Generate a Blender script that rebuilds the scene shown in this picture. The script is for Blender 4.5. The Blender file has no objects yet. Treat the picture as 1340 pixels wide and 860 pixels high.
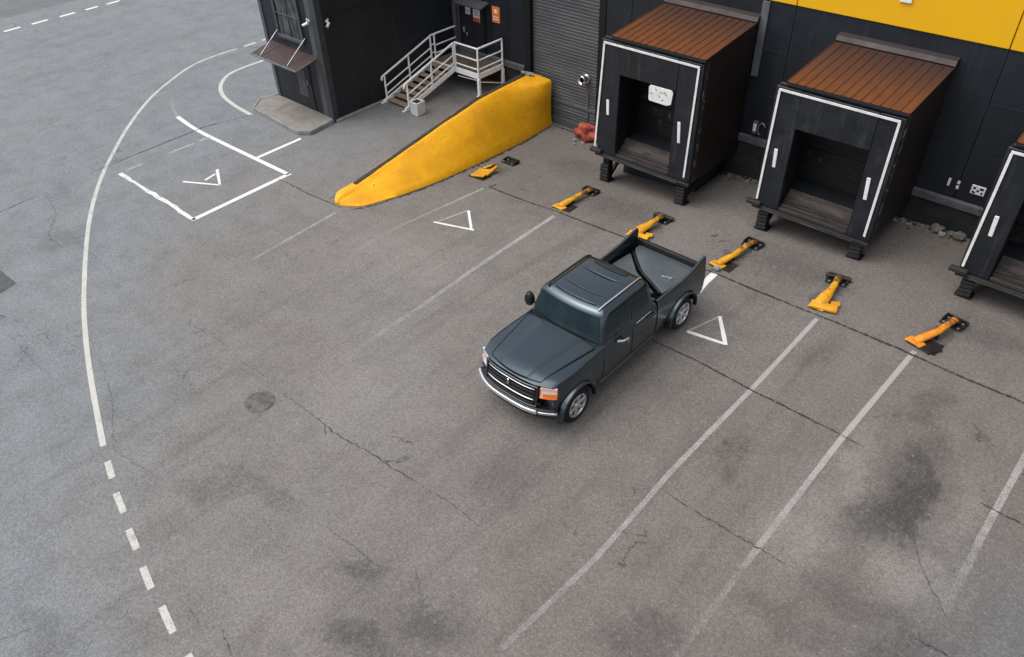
import bpy, bmesh, math, random
from mathutils import Vector, Matrix, noise
random.seed(7)
C = bpy.context.scene.collection
R = math.radians

# ------------------------------------------------------------------ helpers
class MB:
    """collects geometry, then links it as ONE mesh object"""
    def __init__(s): s.v=[]; s.f=[]; s.mi=[]; s.w=[]; s.cur=0
    def add(s, vs, fs, w=None):
        o=len(s.v); s.v+= [tuple(p) for p in vs]; s.f+=[tuple(i+o for i in f) for f in fs]; s.mi+=[s.cur]*len(fs)
        s.w+= (w if w else [1.0]*len(vs)); return s
    def box(s, x0,x1,y0,y1,z0,z1):
        vs=[(x,y,z) for z in (z0,z1) for y in (y0,y1) for x in (x0,x1)]
        return s.add(vs,[(0,2,3,1),(4,5,7,6),(0,1,5,4),(2,6,7,3),(0,4,6,2),(1,3,7,5)])
    def obox(s, c, ax, ay, az):
        """oriented box: centre and three half-axis vectors"""
        c=Vector(c);ax=Vector(ax);ay=Vector(ay);az=Vector(az)
        vs=[c+ax*i+ay*j+az*k for k in (-1,1) for j in (-1,1) for i in (-1,1)]
        return s.add(vs,[(0,2,3,1),(4,5,7,6),(0,1,5,4),(2,6,7,3),(0,4,6,2),(1,3,7,5)])
    def bar(s, a, b, w, h=None, up=(0,0,1)):
        a=Vector(a);b=Vector(b);d=(b-a);h=h or w
        t=d.normalized(); u=Vector(up)
        if abs(t.dot(u))>.98: u=Vector((1,0,0))
        r=t.cross(u).normalized(); u=r.cross(t).normalized()
        return s.obox((a+b)/2,r*w/2,d/2,u*h/2)
    def tube(s, pts, r, n=10, cap=True):
        pts=[Vector(p) for p in pts]; rs=r if isinstance(r,(list,tuple)) else [r]*len(pts)
        vs=[];fs=[];up=None
        for i,p in enumerate(pts):
            t=((pts[min(i+1,len(pts)-1)]-pts[max(i-1,0)])).normalized()
            if up is None: up=Vector((0,0,1)) if abs(t.z)<.9 else Vector((1,0,0))
            x=t.cross(up).normalized(); y=x.cross(t).normalized(); up=y
            for k in range(n):
                a=2*math.pi*k/n; vs.append(p+(x*math.cos(a)+y*math.sin(a))*rs[i])
        for i in range(len(pts)-1):
            for k in range(n): fs.append((i*n+k,i*n+(k+1)%n,(i+1)*n+(k+1)%n,(i+1)*n+k))
        if cap: fs.append(tuple(range(n))[::-1]); fs.append(tuple((len(pts)-1)*n+k for k in range(n)))
        return s.add(vs,fs)
    def cyl(s, a, b, r, n=24): return s.tube([a,b],r,n)
    def lathe(s, prof, o, axis='x', n=32, close=False):
        """prof: (distance along axis, radius)"""
        vs=[];fs=[];o=Vector(o)
        for (d,r) in prof:
            for k in range(n):
                a=2*math.pi*k/n;c,q=math.cos(a)*r,math.sin(a)*r
                vs.append(o+Vector({'x':(d,c,q),'y':(c,d,q),'z':(c,q,d)}[axis]))
        m=len(prof)
        for i in range(m if close else m-1):
            j=(i+1)%m
            for k in range(n): fs.append((i*n+k,i*n+(k+1)%n,j*n+(k+1)%n,j*n+k))
        if not close: fs.append(tuple(range(n))[::-1]); fs.append(tuple((m-1)*n+k for k in range(n)))
        return s.add(vs,fs)
    def prism(s, poly, z0, z1):
        n=len(poly); vs=[(x,y,z0) for x,y in poly]+[(x,y,z1) for x,y in poly]
        return s.add(vs,[tuple(range(n))[::-1],tuple(range(n,2*n))]+[(i,(i+1)%n,n+(i+1)%n,n+i) for i in range(n)])
    def grid(s, fn, us, vs_, th=None):
        """surface fn(u,v)->(point, normal); th gives a closed slab of that thickness"""
        P=[];Q=[]
        for u in us:
            for v in vs_:
                p,nrm=fn(u,v); p=Vector(p);P.append(p)
                if th: Q.append(p-Vector(nrm).normalized()*th)
        a,b=len(us),len(vs_); fs=[(i*b+j,(i+1)*b+j,(i+1)*b+j+1,i*b+j+1) for i in range(a-1) for j in range(b-1)]
        if th:
            o=a*b; fs+= [tuple(o+k for k in f[::-1]) for f in fs]
            ring=[i*b for i in range(a)]+[(a-1)*b+j for j in range(1,b)]+[i*b+b-1 for i in range(a-2,-1,-1)]+[j for j in range(b-2,0,-1)]
            for i in range(len(ring)):
                p,q=ring[i],ring[(i+1)%len(ring)]; fs.append((q,p,o+p,o+q))
        return s.add(P+Q,fs)
    def build(s, name, mat, parent=None, loc=None, bevel=0, smooth=None, fix=True, seg=2):
        me=bpy.data.meshes.new(name); me.from_pydata(s.v,[],s.f)
        for m in (mat if isinstance(mat,(list,tuple)) else [mat]): me.materials.append(m)
        for p,i in zip(me.polygons,s.mi): p.material_index=i
        if any(w!=1.0 for w in s.w):
            at=me.attributes.new('wear','FLOAT','POINT'); at.data.foreach_set('value',s.w)
        if fix:
            bm=bmesh.new();bm.from_mesh(me);bmesh.ops.recalc_face_normals(bm,faces=bm.faces);bm.to_mesh(me);bm.free()
        o=bpy.data.objects.new(name,me); C.objects.link(o)
        if parent: o.parent=parent
        if loc: o.location=loc
        if bevel:
            b=o.modifiers.new('bevel','BEVEL'); b.width=bevel; b.segments=seg; b.limit_method='ANGLE'; b.angle_limit=R(40)
        if smooth or bevel:
            me.set_sharp_from_angle(angle=R(smooth or 35)); me.polygons.foreach_set('use_smooth',[True]*len(me.polygons))
        return o

def tag(o,label=None,cat=None,group=None,kind=None):
    if label:o['label']=label
    if cat:o['category']=cat
    if group:o['group']=group
    if kind:o['kind']=kind
    return o
def empty(name,loc,label,cat,group=None):
    o=bpy.data.objects.new(name,None); C.objects.link(o); o.location=loc; o.empty_display_size=.3
    return tag(o,label,cat,group)
def copy_tree(o,parent=None):
    c=o.copy(); C.objects.link(c)
    if parent:c.parent=parent
    for ch in list(o.children): copy_tree(ch,c)
    return c
def lerp(a,b,t): return a+(b-a)*t
def frange(a,b,n): return [a+(b-a)*i/(n-1) for i in range(n)]
def sstep(a,b,x):
    t=max(0,min(1,(x-a)/(b-a))); return t*t*(3-2*t)

# ------------------------------------------------------------------ materials
def newmat(name):
    m=bpy.data.materials.new(name); m.use_nodes=True; nt=m.node_tree; nt.nodes.clear()
    out=nt.nodes.new('ShaderNodeOutputMaterial'); return m,nt,out
class N:
    def __init__(s,nt): s.nt=nt
    def n(s,t,**k):
        x=s.nt.nodes.new('ShaderNode'+t)
        for a,b in k.items(): setattr(x,a,b)
        return x
    def put(s,sock,v):
        if isinstance(v,bpy.types.NodeSocket): s.nt.links.new(v,sock)
        else: sock.default_value=v
    def math(s,op,a,b=0.0,clamp=False):
        x=s.n('Math',operation=op,use_clamp=clamp); s.put(x.inputs[0],a); s.put(x.inputs[1],b); return x.outputs[0]
    def mix(s,f,a,b,mode='MIX'):
        x=s.n('Mix',data_type='RGBA',blend_type=mode); s.put(x.inputs[0],f)
        s.put(x.inputs[6],a if isinstance(a,bpy.types.NodeSocket) else (*a,1)); s.put(x.inputs[7],b if isinstance(b,bpy.types.NodeSocket) else (*b,1)); return x.outputs[2]
    def ramp(s,v,a,b,lo=0.0,hi=1.0):
        x=s.n('MapRange',interpolation_type='SMOOTHSTEP'); s.put(x.inputs[0],v); x.inputs[1].default_value=a;x.inputs[2].default_value=b;x.inputs[3].default_value=lo;x.inputs[4].default_value=hi; return x.outputs[0]
    def pos(s,scale=(1,1,1),rot=0,off=(0,0,0),src='obj'):
        if src=='obj': c=s.n('TexCoord').outputs['Object']
        else: c=s.n('NewGeometry').outputs['Position']
        m=s.n('Mapping'); s.put(m.inputs[0],c); m.inputs[1].default_value=off; m.inputs[2].default_value=(0,0,rot); m.inputs[3].default_value=scale; return m.outputs[0]
    def noise(s,vec,scale,detail=4,rough=.55,dist=0):
        x=s.n('TexNoise'); s.put(x.inputs['Vector'],vec); x.inputs['Scale'].default_value=scale; x.inputs['Detail'].default_value=detail; x.inputs['Roughness'].default_value=rough; x.inputs['Distortion'].default_value=dist; return x.outputs[0]
    def voro(s,vec,scale,feature='DISTANCE_TO_EDGE'):
        x=s.n('TexVoronoi',feature=feature); s.put(x.inputs['Vector'],vec); x.inputs['Scale'].default_value=scale; return x.outputs[0]
    def bump(s,h,strength,dist=.01):
        x=s.n('Bump'); s.put(x.inputs['Height'],h); x.inputs['Strength'].default_value=strength; x.inputs['Distance'].default_value=dist; return x.outputs[0]
    def bsdf(s,col,rough=.6,metal=0,spec=.5,normal=None,coat=0,coat_rough=.05):
        x=s.n('BsdfPrincipled'); s.put(x.inputs['Base Color'],col if isinstance(col,bpy.types.NodeSocket) else (*col,1)); s.put(x.inputs['Roughness'],rough); x.inputs['Metallic'].default_value=metal
        x.inputs['Specular IOR Level'].default_value=spec; x.inputs['Coat Weight'].default_value=coat; x.inputs['Coat Roughness'].default_value=coat_rough
        if normal: s.nt.links.new(normal,x.inputs['Normal'])
        return x.outputs[0]

def worn(name,col,dark=None,rough=.6,scale=3.,amt=.5,metal=0,spec=.4,bump=.15,spot=None,spot_t=.62,stretch=(1,1,1),coat=0):
    """painted / weathered surface: colour drifting to a second tone, fine grain, spots of a third tone"""
    m,nt,out=newmat(name); n=N(nt); p=n.pos(stretch,src='w')
    dark=dark or tuple(c*.6 for c in col)
    big=n.noise(p,scale,6,.62,.4); fine=n.noise(n.pos(src='w'),scale*14,3,.6)
    c=n.mix(n.math('MULTIPLY',n.ramp(big,.35,.68),amt),col,dark)
    c=n.mix(.25,c,n.mix(fine,(.35,.35,.35),(1.5,1.5,1.5)),'MULTIPLY') if False else n.mix(n.math('MULTIPLY',n.ramp(fine,.4,.75),amt*.4),c,dark)
    if spot:
        sp=n.noise(n.pos((1,1,.8),off=(3,1,7),src='w'),scale*2.3,8,.7,.8)
        c=n.mix(n.ramp(sp,spot_t,spot_t+.06),c,spot)
    b=n.bump(n.noise(n.pos(src='w'),scale*10,5,.6),bump,.01)
    rr=n.ramp(big,.2,.8,max(.02,rough-.12),min(1,rough+.12))
    nt.links.new(n.bsdf(c,rr,metal,spec,b,coat),out.inputs[0]); return m

def plain(name,col,rough=.5,metal=0,spec=.5,coat=0):
    m,nt,out=newmat(name); n=N(nt)
    v=n.noise(n.pos(src='obj'),9,4,.6); c=n.mix(n.ramp(v,.3,.75,0,.35),col,tuple(k*.7 for k in col))
    nt.links.new(n.bsdf(c,n.ramp(v,.2,.8,max(.02,rough-.05),rough+.08),metal,spec,None,coat),out.inputs[0]); return m

M={}
def wallpaint():
    m,nt,out=newmat('wall_panel_paint'); n=N(nt); P=n.pos(src='w')
    c=n.mix(n.ramp(n.noise(n.pos((1,1,.5),src='w'),.7,5,.6),.35,.68),(.0085,.0120,.0178),(.0062,.0088,.0130))
    c=n.mix(n.ramp(n.noise(n.pos((5,5,.22),src='w'),1.3,6,.7,.1),.52,.75,0,.65),c,(.024,.027,.032))
    c=n.mix(n.ramp(n.noise(P,8,7,.8),.66,.72,0,.7),c,(.045,.046,.048))
    nt.links.new(n.bsdf(c,n.ramp(n.noise(P,2,5,.6),.3,.7,.42,.6),0,.4,n.bump(n.noise(n.pos((1,1,.6),src='w'),1.6,3,.5),.12,.02)),out.inputs[0]); return m
M['wall']=wallpaint()
M['wall_post']=worn('trim_grey_paint',(.07,.076,.085),(.04,.045,.05),.5,1.5,.6)
M['plinth']=worn('plinth_concrete',(.020,.022,.024),(.010,.011,.012),.85,2,.8,bump=.4)
M['ledge']=worn('ledge_concrete',(.10,.105,.11),(.05,.052,.055),.8,2.5,.9,bump=.3)
M['yellow_wall']=worn('yellow_cladding',(.72,.385,.002),(.68,.36,.002),.5,1,.5,bump=.03)
def yellow_conc():
    m,nt,out=newmat('yellow_painted_concrete'); n=N(nt); P=n.pos(src='w')
    c=n.mix(n.ramp(n.noise(P,1.2,6,.65,.4),.33,.68),(.74,.36,.003),(.62,.28,.004))
    st=n.noise(n.pos((2.2,.35,2.6),src='w'),2.6,7,.7,.3)     # smears rubbed along the wall by passing tyres
    c=n.mix(n.ramp(st,.54,.74,0,.5),c,(.42,.17,.008)); c=n.mix(n.ramp(st,.40,.28,0,.4),c,(.70,.36,.02))
    sm=n.noise(n.pos((3,.22,3.5),off=(5,2,1),src='w'),3.2,6,.75,.2); c=n.mix(n.ramp(sm,.64,.72,0,.75),c,(.05,.035,.022))
    ch=n.noise(P,3.4,9,.78,.3); chip=n.ramp(ch,.645,.66); c=n.mix(chip,c,n.mix(n.noise(P,30,4,.6),(.22,.19,.16),(.07,.055,.045)))
    pit=n.noise(P,30,5,.7); c=n.mix(n.ramp(pit,.62,.70,0,.4),c,(.22,.10,.012))
    h=n.math('SUBTRACT',n.math('ADD',n.noise(P,7,6,.65),n.math('MULTIPLY',pit,.3)),n.math('MULTIPLY',chip,.5))
    nt.links.new(n.bsdf(c,n.ramp(ch,.3,.7,.5,.75),0,.35,n.bump(h,.55,.02)),out.inputs[0]); return m
M['yellow_conc']=yellow_conc()
M['rubber']=worn('black_rubber',(.012,.012,.013),(.03,.028,.026),.7,6,.6,bump=.3)
M['rubber_strip']=worn('coping_bitumen',(.022,.018,.017),(.05,.04,.035),.75,5,.7,bump=.4)
M['shutter']=worn('shutter_grey_paint',(.078,.083,.089),(.048,.052,.057),.5,1.3,.8,bump=.1,stretch=(.4,1,2))
M['dark']=worn('charcoal_paint',(.013,.0155,.019),(.007,.008,.010),.55,2,.6)
M['black']=plain('matt_black',(.006,.006,.007),.6,0,.3)
def curtain():
    m,nt,out=newmat('dock_curtain_pvc'); n=N(nt); P=n.pos(src='w')
    c=n.mix(n.ramp(n.noise(P,1.6,6,.65),.35,.68),(.0095,.0125,.0178),(.0055,.007,.010))
    c=n.mix(n.ramp(n.noise(n.pos((3.5,3.5,.5),src='w'),2,7,.7,.3),.52,.72,0,.7),c,(.034,.036,.041))     # dusty run-off
    c=n.mix(n.ramp(n.noise(n.pos((1,1,2.2),off=(2,0,3),src='w'),4,9,.8,.4),.64,.70,0,.8),c,(.075,.075,.078))   # scrapes
    c=n.mix(n.ramp(n.noise(P,5,7,.75),.64,.70,0,.8),c,(.004,.004,.005))
    nt.links.new(n.bsdf(c,n.ramp(n.noise(P,3,5,.6),.3,.7,.42,.68),0,.4,n.bump(n.noise(P,5,5,.6),.35,.03)),out.inputs[0]); return m
M['curtain']=curtain()
M['flaky']=worn('flaking_edge_steel',(.02,.018,.018),(.010,.009,.009),.7,2.2,.8,bump=.4,spot=(.19,.145,.125),spot_t=.55)
M['whitepaint']=worn('white_edge_paint',(.72,.72,.71),(.50,.49,.47),.55,5,.6)
M['whitemetal']=worn('white_railing_paint',(.86,.87,.88),(.70,.70,.69),.5,4,.7,spot=(.25,.17,.10),spot_t=.74)
M['wood']=worn('weathered_tread_wood',(.30,.22,.155),(.14,.105,.08),.8,3,.9,bump=.5,stretch=(6,1,1))
M['deck']=worn('platform_deck',(.12,.092,.062),(.05,.045,.036),.8,2,1,bump=.4,spot=(.20,.19,.17),spot_t=.6)
M['lip']=worn('dock_lip_planks',(.046,.037,.032),(.016,.013,.012),.75,3,1,bump=.6,stretch=(.6,3,4))
M['backdoor']=worn('dock_back_door',(.014,.0145,.0145),(.005,.006,.006),.5,1.2,1,bump=.2,spot=(.10,.078,.066),spot_t=.60,stretch=(.5,1,2))
M['rust_roof']=worn('brown_sheet_roof',(.125,.047,.019),(.085,.036,.019),.5,1.1,.9,bump=.15,spot=(.05,.025,.018),spot_t=.72,stretch=(3,.7,1))
def rust_roof():
    m,nt,out=newmat('brown_sheet_roof'); n=N(nt); p=n.pos((3,.7,1),src='w'); P=n.n('NewGeometry').outputs['Position']
    sp=n.n('SeparateXYZ'); nt.links.new(P,sp.inputs[0])
    # orange brown low on the slope, darker purple brown towards the wall
    g=n.ramp(n.math('ADD',sp.outputs[1],n.math('MULTIPLY',n.noise(p,1.4,5,.6),.9)),16.5,18.7)
    c=n.mix(g,(.125,.044,.016),(.042,.025,.021))
    c=n.mix(n.ramp(n.noise(p,2.2,6,.65),.42,.7,0,.6),c,(.060,.028,.016))
    sheet=n.n('TexWhiteNoise',noise_dimensions='1D'); nt.links.new(n.math('FLOOR',n.math('MULTIPLY',sp.outputs[0],4.45)),sheet.inputs['W'])
    c=n.mix(n.math('MULTIPLY',sheet.outputs[0],.3),c,(.075,.033,.018))
    c=n.mix(n.ramp(n.noise(n.pos(src='w'),9,7,.75),.60,.70,0,.6),c,(.035,.02,.016))
    nt.links.new(n.bsdf(c,.68,0,.08,n.bump(n.noise(n.pos(src='w'),12,4,.6),.15,.01)),out.inputs[0]); return m
M['rust_roof']=rust_roof()
M['rust_side']=worn('brown_sheet_side',(.017,.0085,.0065),(.007,.0055,.0055),.6,1.3,1,bump=.2,spot=(.13,.09,.07),spot_t=.68)
M['flash']=worn('brown_flashing',(.036,.025,.024),(.02,.015,.015),.5,2,.7)
M['steel']=worn('galvanised_steel',(.30,.31,.32),(.18,.19,.20),.4,4,.6,metal=.7)
M['chrome']=plain('chrome',(.75,.76,.78),.12,1)
M['silver']=plain('silver_alloy',(.70,.71,.73),.25,.8)
M['concrete']=worn('step_concrete',(.22,.205,.185),(.14,.13,.12),.85,2,.8,bump=.4)
M['kerb']=worn('kerb_concrete',(.26,.255,.245),(.15,.145,.14),.85,3,.8,bump=.4)
M['awning']=worn('awning_brown_sheet',(.055,.026,.026),(.028,.018,.02),.45,2,.7)
def guide_paint(name,col,dk):
    m,nt,out=newmat(name); n=N(nt); sp=n.n('SeparateXYZ'); nt.links.new(n.n('TexCoord').outputs['Object'],sp.inputs[0]); P=n.pos(src='w')
    nz=n.noise(P,7,7,.72); c=n.mix(n.ramp(n.noise(P,3.5,5,.6),.35,.7),col,dk)
    # tyres have rubbed the rear half down to rusty steel
    f=n.ramp(n.math('ADD',n.math('MULTIPLY',sp.outputs[1],.36),nz),.50,.66)
    c=n.mix(f,c,n.mix(n.noise(P,19,5,.7),(.045,.022,.012),(.17,.085,.035)))
    c=n.mix(n.ramp(n.noise(P,26,6,.75),.60,.68),c,(.02,.014,.011))
    nt.links.new(n.bsdf(c,.55,0,.4,n.bump(nz,.5,.02)),out.inputs[0]); return m
M['guide']=guide_paint('yellow_guide_paint',(.62,.30,.008),(.45,.19,.010))
M['guide_or']=guide_paint('orange_guide_paint',(.72,.25,.008),(.48,.15,.010))
M['plate']=worn('oily_plate_steel',(.013,.0125,.013),(.035,.03,.027),.5,6,.8,metal=.4,bump=.5)
M['red']=worn('red_tarp',(.36,.068,.035),(.20,.035,.022),.55,6,.8,bump=.6)
M['stone']=worn('rubble_stone',(.17,.16,.145),(.07,.065,.06),.9,6,.9,bump=.6)
M['orange']=worn('orange_sign',(.75,.20,.03),(.6,.16,.03),.5,3,.4)
M['redprint']=plain('red_print',(.5,.06,.04),.5)
M['glass_dark']=plain('dark_window_glass',(.012,.016,.018),.06,0,.6)
M['amber']=plain('amber_lens',(.75,.17,.02),.15,0,.5,.6)
M['lens']=plain('clear_lens',(.62,.64,.66),.12,0,.5,.8)
M['tail']=plain('red_lens',(.3,.01,.01),.15,0,.5,.6)
M['binmetal']=worn('grey_bin_paint',(.60,.61,.615),(.42,.425,.43),.5,6,.6)
M['tyre']=plain('tyre_rubber',(.012,.012,.013),.75,0,.3)
M['truck_black']=plain('black_trim',(.008,.009,.010),.38,0,.4)

def carpaint():
    m,nt,out=newmat('dark_slate_car_paint'); n=N(nt)
    fl=n.noise(n.pos(src='obj'),900,2,.5); g=n.noise(n.pos(src='obj'),2.2,5,.6)
    c=n.mix(n.ramp(fl,.35,.7),(.034,.053,.066),(.050,.072,.087))
    c=n.mix(n.ramp(g,.45,.8,0,.35),c,(.044,.052,.056))
    nt.links.new(n.bsdf(c,n.ramp(g,.3,.8,.22,.32),.85,.4,None,.7,.14),out.inputs[0]); return m
M['paint']=carpaint()
def carglass():
    m,nt,out=newmat('tinted_glass'); n=N(nt); g=n.noise(n.pos(src='obj'),3,4,.6)
    c=n.mix(n.ramp(g,.3,.7),(.006,.014,.019),(.012,.026,.033))
    nt.links.new(n.bsdf(c,n.ramp(g,.3,.8,.04,.10),0,.35,None,0,.03),out.inputs[0]); return m
M['glass']=carglass()
M['cover']=worn('bed_liner_slate',(.085,.104,.116),(.055,.068,.077),.38,2.2,.8,metal=.35,spec=.5,bump=.15)

def ground_material():
    m,nt,out=newmat('asphalt'); n=N(nt)
    P=n.n('NewGeometry').outputs['Position']
    sep=n.n('SeparateXYZ'); nt.links.new(P,sep.inputs[0]); X,Y=sep.outputs[0],sep.outputs[1]
    big=n.noise(P,.22,5,.6,.5); mid=n.noise(P,1.3,6,.65,.3); fine=n.noise(P,15,8,.9); grit=n.noise(P,48,3,.8)
    # road asphalt (cool) against yard asphalt (warmer, newer): boundary runs along the painted edge line
    dgn=n.math('ADD',n.math('ADD',X,n.math('MULTIPLY',Y,-.95)),n.math('MULTIPLY',n.math('SUBTRACT',big,.5),9))
    wob=n.math('MULTIPLY',n.math('SUBTRACT',big,.5),6)
    t=n.math('MULTIPLY',n.ramp(n.math('ADD',n.math('ADD',Y,n.math('MULTIPLY',X,.55)),wob),-6.0,-1.6),n.ramp(n.math('ADD',X,wob),-23,-14))
    col=n.mix(t,(.160,.175,.186),(.152,.141,.132))
    t5=n.math('MULTIPLY',n.ramp(n.math('ADD',X,wob),-1.2,2),n.ramp(Y,11.5,8.5))
    # bay surface further towards the docks is browner, with light falloff painted in as darkening
    t2=n.ramp(n.math('ADD',X,n.math('MULTIPLY',n.math('SUBTRACT',mid,.5),5)),-11,0)
    t3=n.math('MULTIPLY',n.ramp(n.math('ADD',Y,n.math('MULTIPLY',mid,1.5)),12.6,15),n.ramp(X,-17,-14))
    col=n.mix(n.math('MULTIPLY',n.math('MAXIMUM',t2,t3),.75),col,(.118,.102,.091))
    col=n.mix(t5,col,(.100,.103,.110))
    # old carriageway on the far side of the dashed line
    col=n.mix(n.ramp(n.math('ADD',X,n.math('MULTIPLY',mid,.25)),-38.8,-38.5,.55,0),col,(.085,.088,.092))
    # blotches, wear
    col=n.mix(n.ramp(mid,.38,.72,0,.34),col,(.092,.087,.083))
    col=n.mix(n.ramp(big,.45,.75,0,.25),col,(.20,.197,.19))
    # traffic streaks along the bays
    st=n.noise(n.pos((1.6,.12,1),src='w'),1.6,5,.6)
    col=n.mix(n.math('MULTIPLY',n.ramp(st,.48,.75,0,.42),n.ramp(X,-16,-11)),col,(.075,.068,.063))
    # streaks along the road
    st2=n.noise(n.pos((1.0,.10,1),off=(4,2,0),src='w'),1.1,5,.6)
    col=n.mix(n.math('MULTIPLY',n.ramp(st2,.5,.78,0,.35),n.ramp(X,-16,-19)),col,(.10,.105,.11))
    # oil and dirt stains, and dark patches by docks, stairs and pickup nose, each with its own place and shape
    w1=n.n('TexNoise'); nt.links.new(P,w1.inputs['Vector']); w1.inputs['Scale'].default_value=1.1; w1.inputs['Detail'].default_value=7; w1.inputs['Roughness'].default_value=.68
    w2=n.n('VectorMath',operation='MULTIPLY_ADD'); nt.links.new(w1.outputs['Color'],w2.inputs[0]); w2.inputs[1].default_value=(1.5,1.5,0); w2.inputs[2].default_value=(-.75,-.75,0)
    w3=n.n('VectorMath',operation='ADD'); nt.links.new(P,w3.inputs[0]); nt.links.new(w2.outputs[0],w3.inputs[1]); PW=w3.outputs[0]
    def stain(cx,cy,rx,ry,rot,strength,colr,lo=.42,hi=.62,sc=8):
        nonlocal col
        mp=n.n('Mapping',vector_type='TEXTURE'); nt.links.new(PW,mp.inputs[0]); mp.inputs[1].default_value=(cx,cy,0); mp.inputs[2].default_value=(0,0,R(rot)); mp.inputs[3].default_value=(rx,ry,1e3)
        ln=n.n('VectorMath',operation='LENGTH'); nt.links.new(mp.outputs[0],ln.inputs[0])
        fall=n.ramp(ln.outputs['Value'],1,.15)
        nz=n.noise(n.pos((1.7,.62,1),rot=R(rot),src='w'),sc,9,.80,.5)
        f=n.math('MULTIPLY',n.ramp(n.math('ADD',nz,n.math('MULTIPLY',fall,.22)),lo+.08,hi+.11),n.math('MULTIPLY',fall,strength*.85))
        col=n.mix(n.math('MINIMUM',f,1.0),col,colr)
    dk=(.030,.029,.029)
    for a in [(-.75,10.3,.55,2.3,6,.9),(-1.0,9.4,.5,1.5,-6,.6),(-.9,10.6,1.0,2.6,0,.3),(-.7,7.7,1.2,.5,20,.4),(-1.2,6.8,1.4,.6,10,.35),(-3.5,9.0,.5,1.3,12,.4),(-5.0,3.5,1.2,.5,30,.5),(-5.7,2.6,1.1,.45,20,.6),(-6.5,3.4,.9,.35,30,.5),(-5.6,3.2,1.8,1.5,0,.2),
              (-9.7,2.7,1.3,.45,35,.34),(-8.9,3.3,1.3,.3,10,.36),(-6.0,6.2,1.1,1.6,0,.35),(-1.1,15.2,1.6,.9,0,.5),(-5.3,15.0,2.2,1.3,0,.45),(-10,15.0,2.2,1.3,0,.45),(-3.4,12.5,.5,1.6,0,.35),(-1.2,12.4,.5,1.4,0,.45),
              (-19.5,4.4,1.6,1.1,20,.28),(-22,5.6,1.6,.8,-20,.28),(-15.6,2.1,1.0,.5,0,.25),(-9.4,-.4,.8,.4,10,.3),(-18,17,1.6,1.2,0,.5),(-12.6,16.5,1.5,1.6,0,.35),(.2,7.2,1.2,1.4,0,.5),(-2.6,5.2,1.2,.9,30,.5),(-14.2,14.7,.5,1.0,0,.6),(-11.2,14.6,.4,.95,0,.6),(-6.4,14.7,.45,1.0,0,.65),(-4.1,14.5,.45,.95,0,.65),(-1.85,14.55,.5,1.0,0,.7),(-8.8,14.5,.45,.9,0,.6)]:
        stain(*a,dk)
    # light dusty scuffs
    for a in [(-1.7,10.2,.45,1.9,6,.3),(.0,10.4,.35,1.6,6,.25),(-.2,8.7,1.2,.9,20,.35),(-1.9,8.3,.9,1.6,0,.35),(-12.5,9.5,3,2.2,0,.22),(-9.5,6.0,2.6,2,20,.22),(-7.2,2.2,1.4,1,0,.15)]:
        stain(*a,(.27,.255,.24),.38,.62,3)
    # aggregate grain
    col=n.mix(n.ramp(fine,.54,.68,0,.75),col,(.050,.048,.046))
    col=n.mix(n.ramp(fine,.46,.34,0,.65),col,(.29,.285,.275))
    col=n.mix(n.ramp(grit,.55,.66,0,.5),col,(.05,.048,.046))
    vc=n.n('TexVoronoi'); nt.links.new(P,vc.inputs['Vector']); vc.inputs['Scale'].default_value=42
    sv=n.n('SeparateColor'); nt.links.new(vc.outputs['Color'],sv.inputs[0])
    ag=n.math('ADD',n.math('MULTIPLY',sv.outputs[0],.5),n.math('MULTIPLY',n.noise(P,34,2,.6),.9))
    gm_=n.n('CombineColor'); gv=n.ramp(ag,.35,1.05,.79,1.22)
    for i_ in range(3): nt.links.new(gv,gm_.inputs[i_])
    col=n.mix(1.0,col,gm_.outputs[0],'MULTIPLY')
    # hairline cracking, in patches only
    dn=n.n('VectorMath',operation='ADD'); nz=n.n('TexNoise'); nt.links.new(P,nz.inputs['Vector']); nz.inputs['Scale'].default_value=1.7; nz.inputs['Detail'].default_value=6
    nt.links.new(P,dn.inputs[0]); nt.links.new(nz.outputs['Color'],dn.inputs[1])
    ed=n.voro(dn.outputs[0],.75); msk=n.ramp(n.noise(n.pos(off=(9,4,0),src='w'),.30,4,.6),.54,.66)
    brk=n.ramp(n.noise(P,2.4,3,.5),.46,.58)
    ck=n.math('MULTIPLY',n.ramp(ed,.016,.004),n.math('MULTIPLY',msk,brk))
    col=n.mix(n.math('MULTIPLY',ck,.8),col,(.03,.03,.03))
    ed2=n.voro(dn.outputs[0],2.6); msk2=n.ramp(n.noise(n.pos(off=(-3,7,0),src='w'),.45,4,.6),.60,.70)
    col=n.mix(n.math('MULTIPLY',n.math('MULTIPLY',n.ramp(ed2,.03,.008),msk2),.55),col,(.04,.04,.04))
    h=n.math('ADD',n.math('MULTIPLY',fine,.7),n.math('SUBTRACT',n.math('MULTIPLY',grit,.3),n.math('MULTIPLY',ck,.5)))
    nt.links.new(n.bsdf(col,n.ramp(mid,.3,.7,.78,.92),0,.3,n.bump(h,.55,.012)),out.inputs[0]); return m
M['asphalt']=ground_material()

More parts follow.
